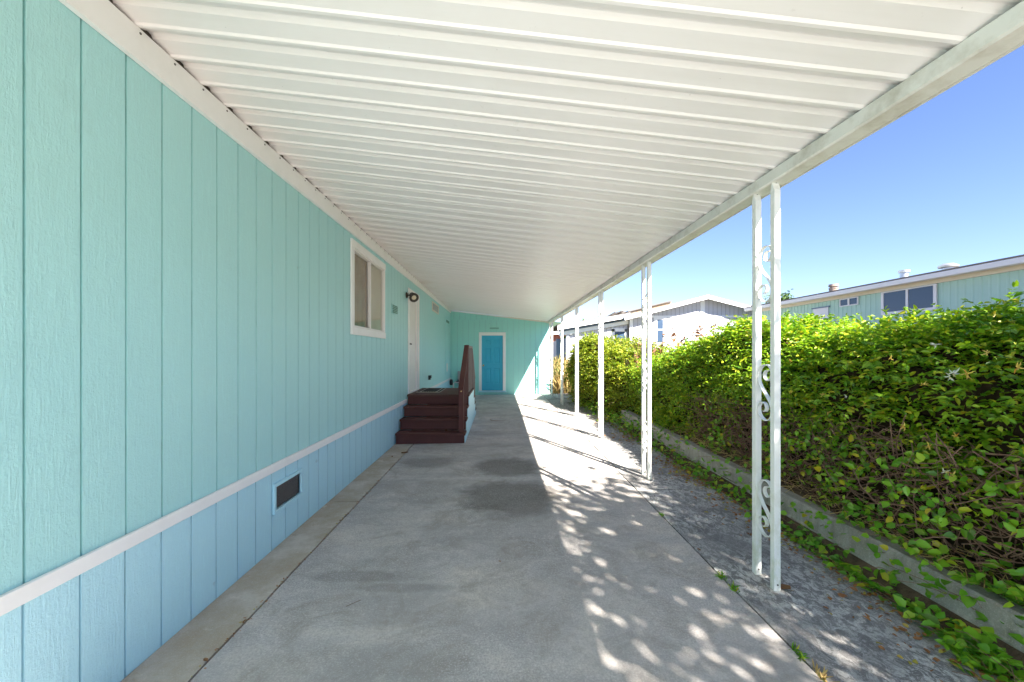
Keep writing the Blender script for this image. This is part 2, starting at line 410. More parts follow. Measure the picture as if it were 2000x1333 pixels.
def slab(name, xa, xb, y0, y1, mat, ja=0., jb=0., dy=.07, nx=8):
    mb = MB(); ny = int((y1 - y0) / dy) + 1; vs = []; fs = []
    for j in range(ny + 1):
        y = y0 + (y1 - y0) * j / ny
        a = xa + ja * (mnoise.noise((y * 2.3, 3.1, 1)) + .6 * mnoise.noise((y * 9, 1.7, 4))); b = xb + jb * (mnoise.noise((y * 2.3, 7.7, 2)) + .6 * mnoise.noise((y * 9, 5.7, 6)))
        for i in range(nx + 1):
            x = a + (b - a) * i / nx
            vs.append((x, y, g(x, y)))
        for i in (0, nx): pass
    w = nx + 1
    for j in range(ny):
        for i in range(nx): fs.append((j * w + i, j * w + i + 1, (j + 1) * w + i + 1, (j + 1) * w + i))
    n0 = len(vs)
    # skirts round the edge so that joints read as real gaps
    ring = [i for i in range(w)] + [j * w + nx for j in range(1, ny + 1)] + [ny * w + i for i in range(nx - 1, -1, -1)] + [j * w for j in range(ny - 1, 0, -1)]
    for k in ring: p = vs[k]; vs.append((p[0], p[1], p[2] - .06))
    m = len(ring)
    for k in range(m): fs.append((ring[k], n0 + k, n0 + (k + 1) % m, ring[(k + 1) % m]))
    mb.add(vs, fs); return struct(mb.build(name, mat))
slab('driveway', XS + .006, XR - .006, -4.5, YE - .02, M_conc, .004, .005, nx=14)
slab('concrete_edge', XW + .0, XS - .006, -4.5, 4.14, M_strip, 0, .006, nx=3)
slab('concrete_edge', XW + .0, XS - .006, 4.152, YE - .02, M_strip, 0, .006, nx=3)
slab('concrete_apron', XR + .006, XC - .03, -4.5, 4.425, M_rough, .006, .02, nx=6)
slab('concrete_apron', XR + .006, XC - .03, 4.44, YE + .6, M_rough, .006, .03, nx=6)

def terrain():
    xs = [-400, -150, -60, -20, -7, -3, -1.9, -1.7, -1.3, 0, 1.4, 1.6, 2.0, 2.4, 2.62, 2.75, 3.0, 3.4, 4, 5, 6, 7, 8, 10, 12, 15, 20, 30, 60, 150, 400]
    ys = [-400, -150, -60, -20, -9, -6, -4.6, -4, -3, -2, -1, 0, .5, 1, 1.5, 2, 2.5, 3, 3.5, 4, 4.5, 5, 5.5, 6, 7, 7.6, 8.2, 8.8, 9.5, 10, 11, 12, 13, 14, 15, 16, 17, 18, 19, 20, 22, 26, 32, 45, 70, 120, 200, 400]
    vs = []; fs = []
    for y in ys:
        for x in xs:
            z = g(x, y) - .045
            bank = .30 + .05 * sstep(2, 7, y)
            endf = 1 - sstep(7.6, 9.5, y)
            if x > 2.6:
                up = bank * (endf + (1 - endf) * sstep(2.6, 4.0, x)) + .75 * sstep(4.5, 9.5, x)
                z = max(z, up * sstep(-4.6, -3, y) + z * (1 - sstep(-4.6, -3, y)))
            z = z + (.65 - min(.65, z)) * sstep(14.7, 18.5, y)
            if y < -4.5: z = -.05
            vs.append((x, y, z))
    w = len(xs)
    for j in range(len(ys) - 1):
        for i in range(w - 1): fs.append((j * w + i, j * w + i + 1, (j + 1) * w + i + 1, (j + 1) * w + i))
    mb = MB(); mb.add(vs, fs); o = mb.build('ground', M_soil, smooth=True); struct(o)
terrain()

# far wooded ridge
def hill():
    vs = []; fs = []; nx, ny = 90, 10
    for j in range(ny + 1):
        for i in range(nx + 1):
            x = -60 + 220 * i / nx; y = 230 + 70 * j / ny
            prof = math.sin(math.pi * j / ny / 1.25)
            h = prof * (21 * math.exp(-((x - 30) / 50) ** 2) + 2.5 * mnoise.noise((x * .05, y * .05, 0)) + 1.2 * mnoise.noise((x * .35, y * .3, 5)) + 4)
            vs.append((x, y, h - 1))
    w = nx + 1
    for j in range(ny):
        for i in range(nx): fs.append((j * w + i, j * w + i + 1, (j + 1) * w + i + 1, (j + 1) * w + i))
    struct(MB().add(vs, fs).build('hill', M_hill))
hill()

# ------------------------------------------------------------------ mobile home (left)
def grooved(mb, u0, u1, z0, z1, plane, axis='y', pitch=.2032, off=0., gw=.010, gd=.013, out=1, slope=None):
    """vertical-groove panel; u runs along axis; plane is the face coordinate; out = direction of the outer face"""
    us = [u0]; k = math.ceil((u0 - off - gw) / pitch)
    prof = [(u0, 0.)]
    while True:
        c = off + k * pitch; k += 1
        if c - gw / 2 >= u1 - .001: break
        if c - gw / 2 <= u0 + .001: continue
        prof += [(c - gw / 2, 0), (c - gw / 2 + .0008, -gd), (min(c + gw / 2 - .0008, u1), -gd)]
        if c + gw / 2 < u1: prof.append((c + gw / 2, 0))
    if prof[-1][0] < u1: prof.append((u1, 0.))
    vs = []; fs = []; mi = []
    for u, d in prof:
        zt = z1 if slope is None else slope(u)
        for z in (z0, zt):
            c = plane + d * out
            vs.append((c, u, z) if axis == 'y' else (u, c, z))
    for i in range(len(prof) - 1): fs.append((2 * i, 2 * i + 2, 2 * i + 3, 2 * i + 1)); mi.append(0 if prof[i][1] == 0 and prof[i + 1][1] == 0 else 1)  # groove faces take the colour with shade painted in
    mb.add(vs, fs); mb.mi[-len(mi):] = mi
GOFF = 1382 / 928. / 1.0   # groove phase
GOFF = 1382 / 928. 
home = thing('mobile_home', 'teal mobile home with grooved siding and white belly band beside the driveway', 'house', (XW, 5, 0))
Y0H = -4.2
mb = MB()
WY0, WY1, WZ0, WZ1 = 4.83, 6.115, 1.86, 2.83     # window opening
DY0, DY1, DZ0, DZ1 = 7.82, 8.68, .76, 2.73      # door opening
VY0, VY1, VZ0, VZ1 = 10.55, 11.55, 2.72, 2.90
ZT = 3.16
for (a, b, z0, z1) in ((Y0H, WY0, .64, ZT), (WY0, WY1, .64, WZ0), (WY0, WY1, WZ1, ZT), (WY1, DY0, .64, ZT), (DY0, DY1, DZ1, ZT), (DY0, DY1, .64, DZ0 - .0), (DY1, YE, .64, ZT)):
    grooved(mb, a, b, z0, z1, XW, 'y', off=GOFF)
mb.build('wall', [M_wall, M_grooveshade], home, recalc=False)
mb = MB()
SV = (3.15, 3.55, .30, .485)
for (a, b, z0, z1) in ((Y0H, SV[0], -.05, .64), (SV[0], SV[1], -.05, SV[2]), (SV[0], SV[1], SV[3], .64), (SV[1], YE, -.05, .64)):
    grooved(mb, a, b, z0, z1, XW - .004, 'y', off=GOFF)
mb.build('skirting', [M_skirt, M_grooveshade2], home, recalc=False)
mb = MB(); mb.box(-6.2, XW - .14, Y0H, YE, 0, 3.16); mb.box(XW - .14, XW - .012, Y0H, Y0H + .02, 0, 3.16)
mb.build('body', M_wall, home)
mb = MB(); mb.prism([(-6.5, 3.2), (-6.5, 3.28), (-4.1, 3.85), (XW + .05, 3.30), (XW + .05, 3.2)], 'y', Y0H - .2, YE + .1); mb.build('roof', M_shingle, home)
mb = MB(); mb.box(XW + .002, XW + .022, Y0H, 7.60, .612, .680); mb.box(XW + .002, XW + .022, 9.2, YE, .612, .680)
mb.build('belly_band', M_white, home, bevel=.003)
# window
mb = MB(); tw = .088; p = XW + .002
tr = .034; mb.box(p, p + .024, WY0 - tw, WY1 + tr, WZ1, WZ1 + tw); mb.box(p, p + .026, WY0 - tw - .0, WY1 + tr, WZ0 - tw, WZ0)
mb.box(p, p + .022, WY0 - tw, WY0, WZ0, WZ1); mb.box(p, p + .016, WY1, WY1 + tr, WZ0, WZ1)
win = mb.build('window', M_white, home, bevel=.003)
mb = MB(); a = .028; xw0, xw1 = XW - .05, XW + .012
mb.box(xw0, xw1, WY0, WY1, WZ0, WZ0 + a); mb.box(xw0, xw1, WY0, WY1, WZ1 - a, WZ1)
mb.box(xw0, xw1, WY0, WY0 + a, WZ0 + a, WZ1 - a); mb.box(xw0, xw1, WY1 - a, WY1, WZ0 + a, WZ1 - a)
ym = 5.495; mb.box(xw0 + .01, xw1 - .008, ym - .018, ym + .018, WZ0 + a, WZ1 - a)
mb.build('frame', M_doorwhite, win, bevel=.003)
mb = MB(); mb.box(XW - .034, XW - .030, WY0 + a, ym - .018, WZ0 + a, WZ1 - a); mb.build('pane', M_glass, win)
mb = MB(); mb.box(XW - .014, XW - .010, ym + .018, WY1 - a, WZ0 + a, WZ1 - a); mb.build('pane', M_glass, win)
def drape(y0, y1, x, amp, per):
    m = MB(); n = 60; vs = []
    for i in range(n + 1):
        y = y0 + (y1 - y0) * i / n
        for z in (WZ0, WZ1): vs.append((x + amp * math.sin(y * per) + .4 * amp * math.sin(y * per * 2.3), y, z))
    m.add(vs, [(2 * i, 2 * i + 2, 2 * i + 3, 2 * i + 1) for i in range(n)]); return m
drape(WY0, ym, XW - .062, .012, 46).build('curtain', M_curt, win)
drape(ym, WY1, XW - .036, .003, 60).build('blind', M_blind, win)
# entry door
mb = MB(); t2 = .095
mb.box(p, p + .022, DY0 - t2, DY1 + t2, DZ1, DZ1 + t2); mb.box(p, p + .02, DY0 - t2, DY0, DZ0, DZ1); mb.box(p, p + .02, DY1, DY1 + t2, DZ0, DZ1)
mb.box(XW - .1, XW - .001, DY0 - .0, DY0 + .012, DZ0, DZ1); mb.box(XW - .1, XW - .001, DY1 - .012, DY1, DZ0, DZ1); mb.box(XW - .1, XW - .001, DY0 + .012, DY1 - .012, DZ1 - .012, DZ1)
mb.box(XW - .1, XW + .03, DY0 + .012, DY1 - .012, DZ0, DZ0 + .025)
mb.build('door_frame', M_white, home, bevel=.003)
mb = MB(); mb.box(XW - .085, XW - .045, DY0 + .016, DY1 - .016, DZ0 + .03, DZ1 - .016)
for (za, zb) in ((.95, 1.75), (1.92, 2.58)):
    for (ya, yb) in ((DY0 + .12, DY0 + .40), (DY0 + .46, DY1 - .12)):
        mb.box(XW - .046, XW - .041, ya, yb, za, zb)
edoor = mb.build('door', M_doorwhite, home, bevel=.004)
mb = MB(); mb.lathe([(.03, 0), (.03, .008), (.012, .012), (.012, .05)], (XW - .045, DY0 + .10, 1.74), (1, 0, 0), 16)
mb.bar((XW + .008, DY0 + .085, 1.74), (XW + .008, DY0 + .21, 1.735),   .02, .028); mb.build('handle', M_bolt, edoor, bevel=.003)
mb = MB(); mb.lathe([(.032, 0), (.03, .015), (.02, .02)], (XW - .045, DY0 + .10, 1.87), (1, 0, 0), 16); mb.build('deadbolt', M_bolt, edoor)
# skirting vent
mb = MB(); q = XW - .002
mb.box(q, q + .02, SV[0] - .028, SV[1] + .028, SV[3], SV[3] + .028); mb.box(q, q + .02, SV[0] - .028, SV[1] + .028, SV[2] - .028, SV[2])
mb.box(q, q + .018, SV[0] - .028, SV[0], SV[2], SV[3]); mb.box(q, q + .018, SV[1], SV[1] + .028, SV[2], SV[3])
fv = mb.build('foundation_vent', M_skirt, home, bevel=.002)
mb = MB(); mb.box(q - .02, q - .012, SV[0], SV[1], SV[2], SV[3])
for i in range(1, 16): z = SV[2] + (SV[3] - SV[2]) * i / 16; mb.box(q - .013, q - .008, SV[0], SV[1], z - .0012, z + .0012)
mb.build('screen', M_mesh, fv)
# louvre vent between window and door
mb = MB(); mb.box(p, p + .012, 6.56, 6.88, 2.21, 2.37)
lv = mb.build('louvre_vent', M_wall, home, bevel=.002)
mb = MB()
for i in range(5): z = 2.228 + i * .028; mb.hexa([(p + .0125, 6.585, z), (p + .028, 6.585, z - .006), (p + .028, 6.855, z - .006), (p + .0125, 6.855, z), (p + .0125, 6.585, z + .016), (p + .028, 6.585, z + .004), (p + .028, 6.855, z + .004), (p + .0125, 6.855, z + .016)])
mb.build('slats', paint('dull_green_slats', (.13, .30, .25), .5), lv)
# high transom window
mb = MB(); w_ = .035
mb.box(p, p + .02, VY0 - w_, VY1 + w_, VZ1, VZ1 + w_); mb.box(p, p + .02, VY0 - w_, VY1 + w_, VZ0 - w_, VZ0); mb.box(p, p + .018, VY0 - w_, VY0, VZ0, VZ1); mb.box(p, p + .018, VY1, VY1 + w_, VZ0, VZ1)
tv = mb.build('transom_window', M_cream, home, bevel=.002)
mb = MB(); mb.box(p + .001, p + .006, VY0, VY1, VZ0, VZ1); mb.build('pane', M_steelgrey, tv)
# access panel by the far corner, with a grille over it and a white plate
mb = MB(); mb.box(p, p + .012, 13.1, 13.14, .85, 2.72); mb.box(p, p + .012, 14.2, 14.24, .85, 2.72); mb.box(p, p + .012, 13.1, 14.24, 2.72, 2.76); mb.box(p, p + .005, 13.14, 14.2, .85, 2.72)
ap = mb.build('access_panel', M_wall, home, bevel=.002)
mb = MB(); mb.box(p + .0055, p + .016, 13.3, 14.0, 2.60, 2.68); mb.build('grille', MATS['dull_green_slats'], ap)
mb = MB(); mb.box(p + .0055, p + .02, 13.32, 13.62, .95, 1.22); mb.build('white_plate', M_doorwhite, ap, bevel=.003)
mb = MB(); mb.box(p, p + .05, 9.96, 10.05, .89, 1.0); mb.box(p + .05, p + .07, 9.95, 10.06, .93, 1.005); mb.build('outlet_box', M_black, home, bevel=.006)

# porch lamp: bullet flood on a round base
lamp = thing('porch_lamp', 'bronze swivel porch lamp mounted beside the white entry door', 'wall lamp', (XW, 7.62, 2.60))
LP = Vector((XW + .004, 7.60, 2.66))
MB().lathe([(.055, 0), (.055, .012), (.04, .028), (.015, .034)], LP, (1, 0, 0), 24).build('base', M_bronze, lamp, smooth='auto')
MB().tube([LP + Vector((.03, 0, 0)), LP + Vector((.06, .0, 0)), LP + Vector((.085, .03, -.012))], .013, 10).build('arm', M_bronze, lamp, smooth='auto')
ax = Vector((.42, -.75, -.50)).normalized(); hb = LP + Vector((.10, .12, .0))
MB().lathe([(.018, -.075), (.05, -.07), (.055, -.01), (.088, .055), (.092, .085), (.050, .086), (.046, .075)], hb, ax, 28).build('shade', M_bronze, lamp, smooth='auto')
MB().lathe([(.001, .0765), (.045, .0765), (.045, .080), (.03, .084), (.001, .085)], hb, ax, 24).build('lens', M_lens, lamp, smooth='auto')

# ------------------------------------------------------------------ storage shed (end wall)
XE = 1.81
shed = thing('storage_shed', 'teal storage shed closing the far end of the carport', 'shed', (0, YE, 0))
def zroof(x): return 3.12 - .1143 * (x + 1.75)
sdx0, sdx1, sdz0, sdz1 = -.64, .137, .215, 2.215
mb = MB(); sl = lambda u: zroof(u) - .004
zj = 2.786
for (a, b, z0, z1, s_) in ((XW, sdx0, .03, zj, None), (sdx0, sdx1, .03, sdz0, None), (sdx0, sdx1, sdz1, zj, None), (sdx1, XE, .06, zj, lambda u: min(zj, sl(u)))):
    grooved(mb, a, b, z0, z1, YE, 'x', off=-.3, out=-1, slope=s_)
grooved(mb, XW, 1.18, zj - .012, 0, YE - .008, 'x', off=-.22, out=-1, slope=lambda u: max(zj - .012, sl(u)))
mb.build('wall', [M_wallx, M_grooveshade], shed, recalc=False)
mb = MB(); mb.box(XW, XE, YE + .1, 17.6, .0, 2.7); mb.box(XE - .02, XE, YE + .0005, YE + .1, .06, 2.68); mb.build('body', M_wallx, shed)
mb = MB(); mb.prism([(XW, 2.95), (XE + .1, 2.72), (XE + .1, 2.78), (XW, 3.05)], 'y', YE + .15, 17.8); mb.build('roof', M_shingle, shed)
yq = YE - .002; t3 = .10
mb = MB(); mb.box(sdx0 - t3, sdx1 + t3, yq - .022, yq, sdz1, sdz1 + t3 + .01); mb.box(sdx0 - t3, sdx0, yq - .02, yq, sdz0 - .01, sdz1); mb.box(sdx1, sdx1 + t3, yq - .02, yq, sdz0 - .01, sdz1)
mb.build('door_frame', M_white, shed, bevel=.003)
mb = MB(); mb.box(sdx0 - t3 - .02, sdx1 + t3 + .02, yq - .035, yq, sdz0 - .065, sdz0 - .012); mb.build('sill', M_skirt, shed, bevel=.003)
# six-panel door with modelled recesses
def panel_door(x0, x1, z0, z1, yf):
    mb = MB(); w = x1 - x0; h = z1 - z0; st = .115 * w / .78; mid = (x0 + x1) / 2
    cols = [(x0 + st, mid - st * .45), (mid + st * .45, x1 - st)]
    rows = [(z0 + .24, z0 + .80), (z0 + .98, z0 + 1.56), (z0 + 1.68, z1 - .13)]
    xs = [x0, cols[0][0], cols[0][1], cols[1][0], cols[1][1], x1]; zs = [z0] + [q for r in rows for q in r] + [z1]
    for i in range(5):
        for j in range(7):
            if i in (1, 3) and j in (1, 3, 5):
                a, b, c, d = xs[i], xs[i + 1], zs[j], zs[j + 1]
                def ring(k, y): return [(a + k, y, c + k), (b - k, y, c + k), (b - k, y, d - k), (a + k, y, d - k)]
                rs = [ring(0, yf), ring(.014, yf + .013), ring(.03, yf + .013), ring(.055, yf + .003)]
                vs = [q for r in rs for q in r]; fs = []
                for k in range(3):
                    for m in range(4): fs.append((k * 4 + m, k * 4 + (m + 1) % 4, k * 4 + 4 + (m + 1) % 4, k * 4 + 4 + m))
                fs.append((12, 13, 14, 15)); mb.add(vs, fs)
            else: mb.add([(xs[i], yf, zs[j]), (xs[i + 1], yf, zs[j]), (xs[i + 1], yf, zs[j + 1]), (xs[i], yf, zs[j + 1])], [(0, 1, 2, 3)])
    return mb
sd = panel_door(sdx0 + .004, sdx1 - .004, sdz0, sdz1 - .004, YE + .022); sd.box(sdx0 + .004, sdx1 - .004, YE + .045, YE + .06, sdz0, sdz1 - .004)
sdoor = sd.build('door', M_bluedoor, shed)
mb = MB(); mb.box(sdx0, sdx0 + .003, YE, YE + .08, sdz0, sdz1); mb.box(sdx1 - .003, sdx1, YE, YE + .08, sdz0, sdz1); mb.box(sdx0, sdx1, YE, YE + .08, sdz1 - .003, sdz1); mb.box(sdx0, sdx1, YE, YE + .08, sdz0 - .012, sdz0 - .002); mb.build('jamb', M_white, shed)
MB().lathe([(.032, 0), (.03, .006), (.012, .012), (.012, .035), (.028, .045), (.031, .06), (.02, .072), (.002, .074)], (sdx0 + .065, YE + .022, 1.12), (0, -1, 0), 20).build('knob', M_brass, sdoor, smooth='auto')
mb = MB(); mb.box(-.355, .0, yq - .012, yq, 2.437, 2.505); sv = mb.build('louvre_vent', M_wallx, shed)
mb = MB()
for i in range(3): z = 2.445 + i * .019; mb.box(-.34, -.015, yq - .018, yq - .0125, z, z + .011)
mb.build('slats', MATS['dull_green_slats'], sv)
mb = MB(); mb.box(XE - .005, XE + .03, yq - .025, YE + .06, .06, 2.66); mb.build('corner_trim', M_white, shed, bevel=.003)
mb = MB(); mb.box(XW + .03, XE, yq - .02, yq, .0, .028); mb.build('base_flashing', M_bolt, shed)
mb = MB(); mb.prism([(XW + .03, zroof(XW) - .035), (XE - .06, zroof(XE - .06) - .05), (XE - .06, zroof(XE - .06) - .006), (XW + .03, zroof(XW + .03) - .006)], 'y', yq - .03, yq - .005); mb.build('top_trim', M_cream, shed)

# ------------------------------------------------------------------ carport
car = thing('carport', 'long white metal carport roof on scrolled posts over the driveway', 'carport', (0, 5, 0))
YR0 = -1.6  # unseen rear roof edge, placed so sunlit ground bounces fill underneath
def roof_panels():
    mb = MB(); pitch = .2055; prof = []
    base = [(0, 0), (.010, .0004), (.060, .026), (.064, .038), (.086, .040), (.096, .031), (.102, .019), (.15, .0135), (.186, .009), (.1895, .0105), (.199, .0)]
    k = 0; y = YR0 + .03
    while y < YE - .01:
        for dy, dz in base:
            if y + dy < YE - .004: prof.append((y + dy, dz))
        y += pitch
    th = .003; x0, x1 = XW + .004, 1.915; vs = []; fs = []; n = len(prof)
    for x in (x0, x1):
        for (yy, dz) in prof: vs.append((x, yy, zroof(x) + dz))
        for (yy, dz) in prof: vs.append((x, yy, zroof(x) + dz + th))
    for i in range(n - 1):
        fs.append((i, i + 1, 2 * n + i + 1, 2 * n + i)); fs.append((n + i, 3 * n + i, 3 * n + i + 1, n + i + 1))
        fs.append((i, n + i, n + i + 1, i + 1)); fs.append((2 * n + i, 2 * n + i + 1, 3 * n + i + 1, 3 * n + i))
    mb.add(vs, fs); return mb
roof_panels().build('roof', M_roof, car, recalc=False)
# ledger board on the house wall
mb = MB(); yb = YE - .03
def led(y): return 2.958 + (y - 1.6) / 12.9 * .075
zl = zroof(XW + .02) - .003
mb.hexa([(XW + .003, YR0, led(YR0)), (XW + .03, YR0, led(YR0)), (XW + .03, yb, led(yb)), (XW + .003, yb, led(yb)), (XW + .003, YR0, zl), (XW + .03, YR0, zl), (XW + .03, yb, zl), (XW + .003, yb, zl)])
mb.cur = 1; y = YR0 + .03 + .015
while y < YE - .1:
    mb.lathe([(.006, 0), (.005, .003)], (XW + .0302, y, zl - .022), (1, 0, 0), 8); y += .2055
ledger = mb.build('ledger_board', [M_white, M_bolt], car)
mb = MB(); mb.box(XW + .0035, XW + .012, YR0, YE - .03, zl + .0005, zl + .036); mb.build('closure_strip', paint('closure_foam', (.07, .055, .045), .9), car)
# edge beam: open channel with a folded lower lip
mb = MB(); zt = zroof(1.75) - .003
mb.prism([(1.75, zt), (1.75, 2.650), (1.762, 2.642), (1.775, 2.650), (1.775, 2.652), (1.85, 2.640), (1.862, 2.652), (1.862, 2.64), (1.872, 2.64), (1.872, zroof(1.872) - .003)], 'y', YR0, YE - .03)
beam = mb.build('edge_beam', paint('beam_enamel', (.72, .70, .65), .4, (.5, .45, .36), .9, 5, 30, .2), car)
mb = MB(); mb.prism([(1.918, zroof(1.918) - .03), (1.921, zroof(1.918) - .03), (1.921, zroof(1.918) + .05), (1.918, zroof(1.918) + .05)], 'y', YR0, YE - .03); mb.build('drip_edge', M_white, car)
# posts
def catmull(pts, n=6):
    out = []; P = [Vector(p) for p in pts]
    for i in range(len(P) - 1):
        p0 = P[max(i - 1, 0)]; p1 = P[i]; p2 = P[i + 1]; p3 = P[min(i + 2, len(P) - 1)]
        for k in range(n):
            t = k / n; out.append(.5 * ((2 * p1) + (p2 - p0) * t + (2 * p0 - 5 * p1 + 4 * p2 - p3) * t * t + (3 * p1 - p0 - 3 * p2 + p3) * t ** 3))
    out.append(P[-1]); return out
SCR = [(.034, .150), (.008, .146), (-.010, .124), (-.004, .098), (.022, .082), (.052, .092), (.070, .122), (.064, .158), (.034, .183), (-.012, .186), (-.052, .164), (-.074, .122), (-.068, .074), (-.036, .026), (.010, -.016), (.052, -.062), (.074, -.112), (.064, -.158), (.026, -.186), (-.024, -.182), (-.062, -.152), (-.073, -.114), (-.058, -.082), (-.028, -.068), (.002, -.078), (.014, -.104), (.000, -.126), (-.018, -.128)]
def scroll_mb(zc):
    pts = catmull([(0, u, v) for u, v in SCR], 4); mb = MB(); vs = []; fs = []; m = len(pts); hw = .0125; th = .0025
    for i, pnt in enumerate(pts):
        d = (pts[min(i + 1, m - 1)] - pts[max(i - 1, 0)]).normalized(); nrm = Vector((0, -d.z, d.y))
        for sx, sn in ((-1, -1), (1, -1), (1, 1), (-1, 1)): vs.append(Vector((sx * hw, -pnt.y * .93, pnt.z)) + Vector((0, -nrm.y, nrm.z)) * th * sn + Vector((0, 0, zc)))
    for i in range(m - 1):
        for k in range(4): fs.append((i * 4 + k, i * 4 + (k + 1) % 4, i * 4 + 4 + (k + 1) % 4, i * 4 + 4 + k))
    fs.append((0, 1, 2, 3)); fs.append(tuple((m - 1) * 4 + k for k in (3, 2, 1, 0)))
    mb.add(vs, fs)
    for (u, v) in ((-.073, .12), (-.073, -.114)): mb.lathe([(.004, 0), (.003, .002)], (-.004, -u * .93 - .003, v + zc), (0, -1, 0), 6)
    return mb
XP = 1.80
def post_mb():
    mb = MB(); s = .0205
    for yy in (-.094, .094):
        mb.cur = 0
        mb.box(-s, s, yy - s, yy + s, .0, 2.60)
        mb.hexa([(-s, yy - s, 2.60), (s, yy - s, 2.60), (s, yy + s, 2.60), (-s, yy + s, 2.60), (-s * 1.1, yy - .004, 2.645), (s * 1.1, yy - .004, 2.645), (s * 1.1, yy + .008, 2.645), (-s * 1.1, yy + .008, 2.645)])
        mb.box(-s * 1.1, s * 1.1, yy - .006, yy + .008, 2.60, 2.672)
        mb.cur = 1
        mb.lathe([(.007, 0), (.006, .006)], (0, yy - .0065, 2.652), (0, -1, 0), 8); mb.lathe([(.007, 0), (.006, .004)], (0, yy - s, .04), (0, -1, 0), 8)
    return mb
def child_at(o, parent, loc):
    o.parent = parent; o.location = loc; return o
post0 = post_mb().build('post', [M_post, M_bolt], None, (0, 0, 0), bevel=.003)
scr0 = [scroll_mb(z).build('scroll', M_post, post0, smooth='auto') for z in (2.075, 1.275, .495)]
PY = [2.69 + 2.185 * k for k in range(6)]
for k, y in enumerate(PY):
    o = post0 if k == 0 else post0.copy()
    zg = g(XP, y)
    o.parent = car; o.location = (XP, y - 5, zg); o.scale = (1, 1, (2.672 - zg) / 2.672)
    if k:
        COL.objects.link(o)
        for s_ in scr0: c = s_.copy(); COL.objects.link(c); c.parent = o

# ------------------------------------------------------------------ porch steps
steps = thing('porch_steps', 'brown wooden porch steps with handrail below the entry door', 'steps', (-1.2, 8, 0))
xl, xr = XW + .012, -.575
ny = [6.75, 7.045, 7.34, 7.635]; nz = [.19, .38, .57, .76]; YB = 9.15
for k in range(4):
    yf = ny[k]; yb_ = ny[k + 1] + .02 if k < 3 else YB
    mb = MB(); mb.box(xl, xr - .0, yf, yb_ - (.025 if k < 3 else 0), nz[k] - .038, nz[k]); mb.build('tread' if k < 3 else 'deck', M_deck if k == 3 else M_brown, steps, bevel=.006)
    mb = MB(); mb.box(xl + .005, xr - .02, yf + .03, yf + .05, (nz[k - 1] + .001 if k else -.02), nz[k] - .039); mb.build('riser', M_brown, steps, bevel=.003)
fy = [YB + .3, YB + .6, YB + .9]; fz = [.57, .38, .19]
for k in range(3):
    mb = MB(); mb.box(xl, xr, YB + .3 * k - .02 + .021, fy[k] + .02, fz[k] - .038, fz[k]); mb.build('tread', M_brown, steps, bevel=.006)
    mb = MB(); mb.box(xl + .005, xr - .02, fy[k] - .03, fy[k] - .01, -.02 if k == 2 else fz[k + 1] + .001, fz[k] - .039); mb.build('riser', M_brown, steps, bevel=.003)
mb = MB(); xs_ = xr - .018
poly = [(ny[0] + .06, .0)] + [(ny[0] + .06, nz[0] - .04)]
for k in range(1, 4): poly += [(ny[k] + .055, nz[k - 1] - .04), (ny[k] + .055, nz[k] - .04)]
poly += [(YB - .035, nz[3] - .04)]
for k in range(3): poly += [(YB - .035 + .3 * k, fz[k] - .04), (fy[k] - .035, fz[k] - .04)]
poly += [(fy[2] - .035, .0)]
mb.prism(poly, 'x', xs_, xs_ + .012); mb.build('side_panel', M_skirt, steps)
# newel posts, rails and balusters on the driveway side
xn = -.652; nw = .043
def newel(y, z0, z1):
    mb = MB(); mb.box(xn - nw, xn + nw, y - nw, y + nw, z0, z1); return mb.build('newel_post', M_brown, steps, bevel=.005)
newel(6.86, .191, .955); newel(7.93, .761, 1.66); newel(9.08, .761, 1.66); newel(10.02, .191, .95)
mb = MB(); mb.bar((xn, 6.78, .955), (xn, 7.98, 1.705), .092, .036); mb.build('handrail', M_brown, steps, bevel=.006)
mb = MB(); mb.bar((xn, 7.985, 1.69), (xn, 9.05, 1.69), .092, .036); mb.build('handrail', M_weather, steps, bevel=.006)
mb = MB(); mb.bar((xn, 9.06, 1.70), (xn, 10.12, .93), .092, .036); mb.build('handrail', M_weather, steps, bevel=.006)
mb = MB(); mb.bar((xn + .0, 6.91, .37), (xn, 7.88, .98), .036, .06); mb.build('bottom_rail', M_brown, steps, bevel=.004)
for k in range(5):
    y = 7.02 + k * .175; zlo = .44 + (y - 6.99) * .626; zhi = 1.06 + (y - 6.99) * .626
    mb = MB(); mb.box(xn + .022, xn + .050, y - .014, y + .014, zlo - .06, zhi); mb.build('baluster', M_brown, steps, bevel=.003)
for k in range(5):
    y = 8.12 + k * .19
    mb = MB(); mb.box(xn + .022, xn + .050, y - .014, y + .014, .762, 1.67); mb.build('baluster', M_weather, steps, bevel=.003)
for k in range(4):
    y = 9.25 + k * .19; zhi = 1.58 - (y - 9.22) * .726
    mb = MB(); mb.box(xn + .022, xn + .050, y - .014, y + .014, zhi - .82, zhi - .04); mb.build('baluster', M_weather, steps, bevel=.003)
mb = MB(); mb.lathe([(.007, 0), (.006, .004)], (xn, 6.816, .90), (0, -1, 0), 10); mb.build('bolt', M_brass, steps)

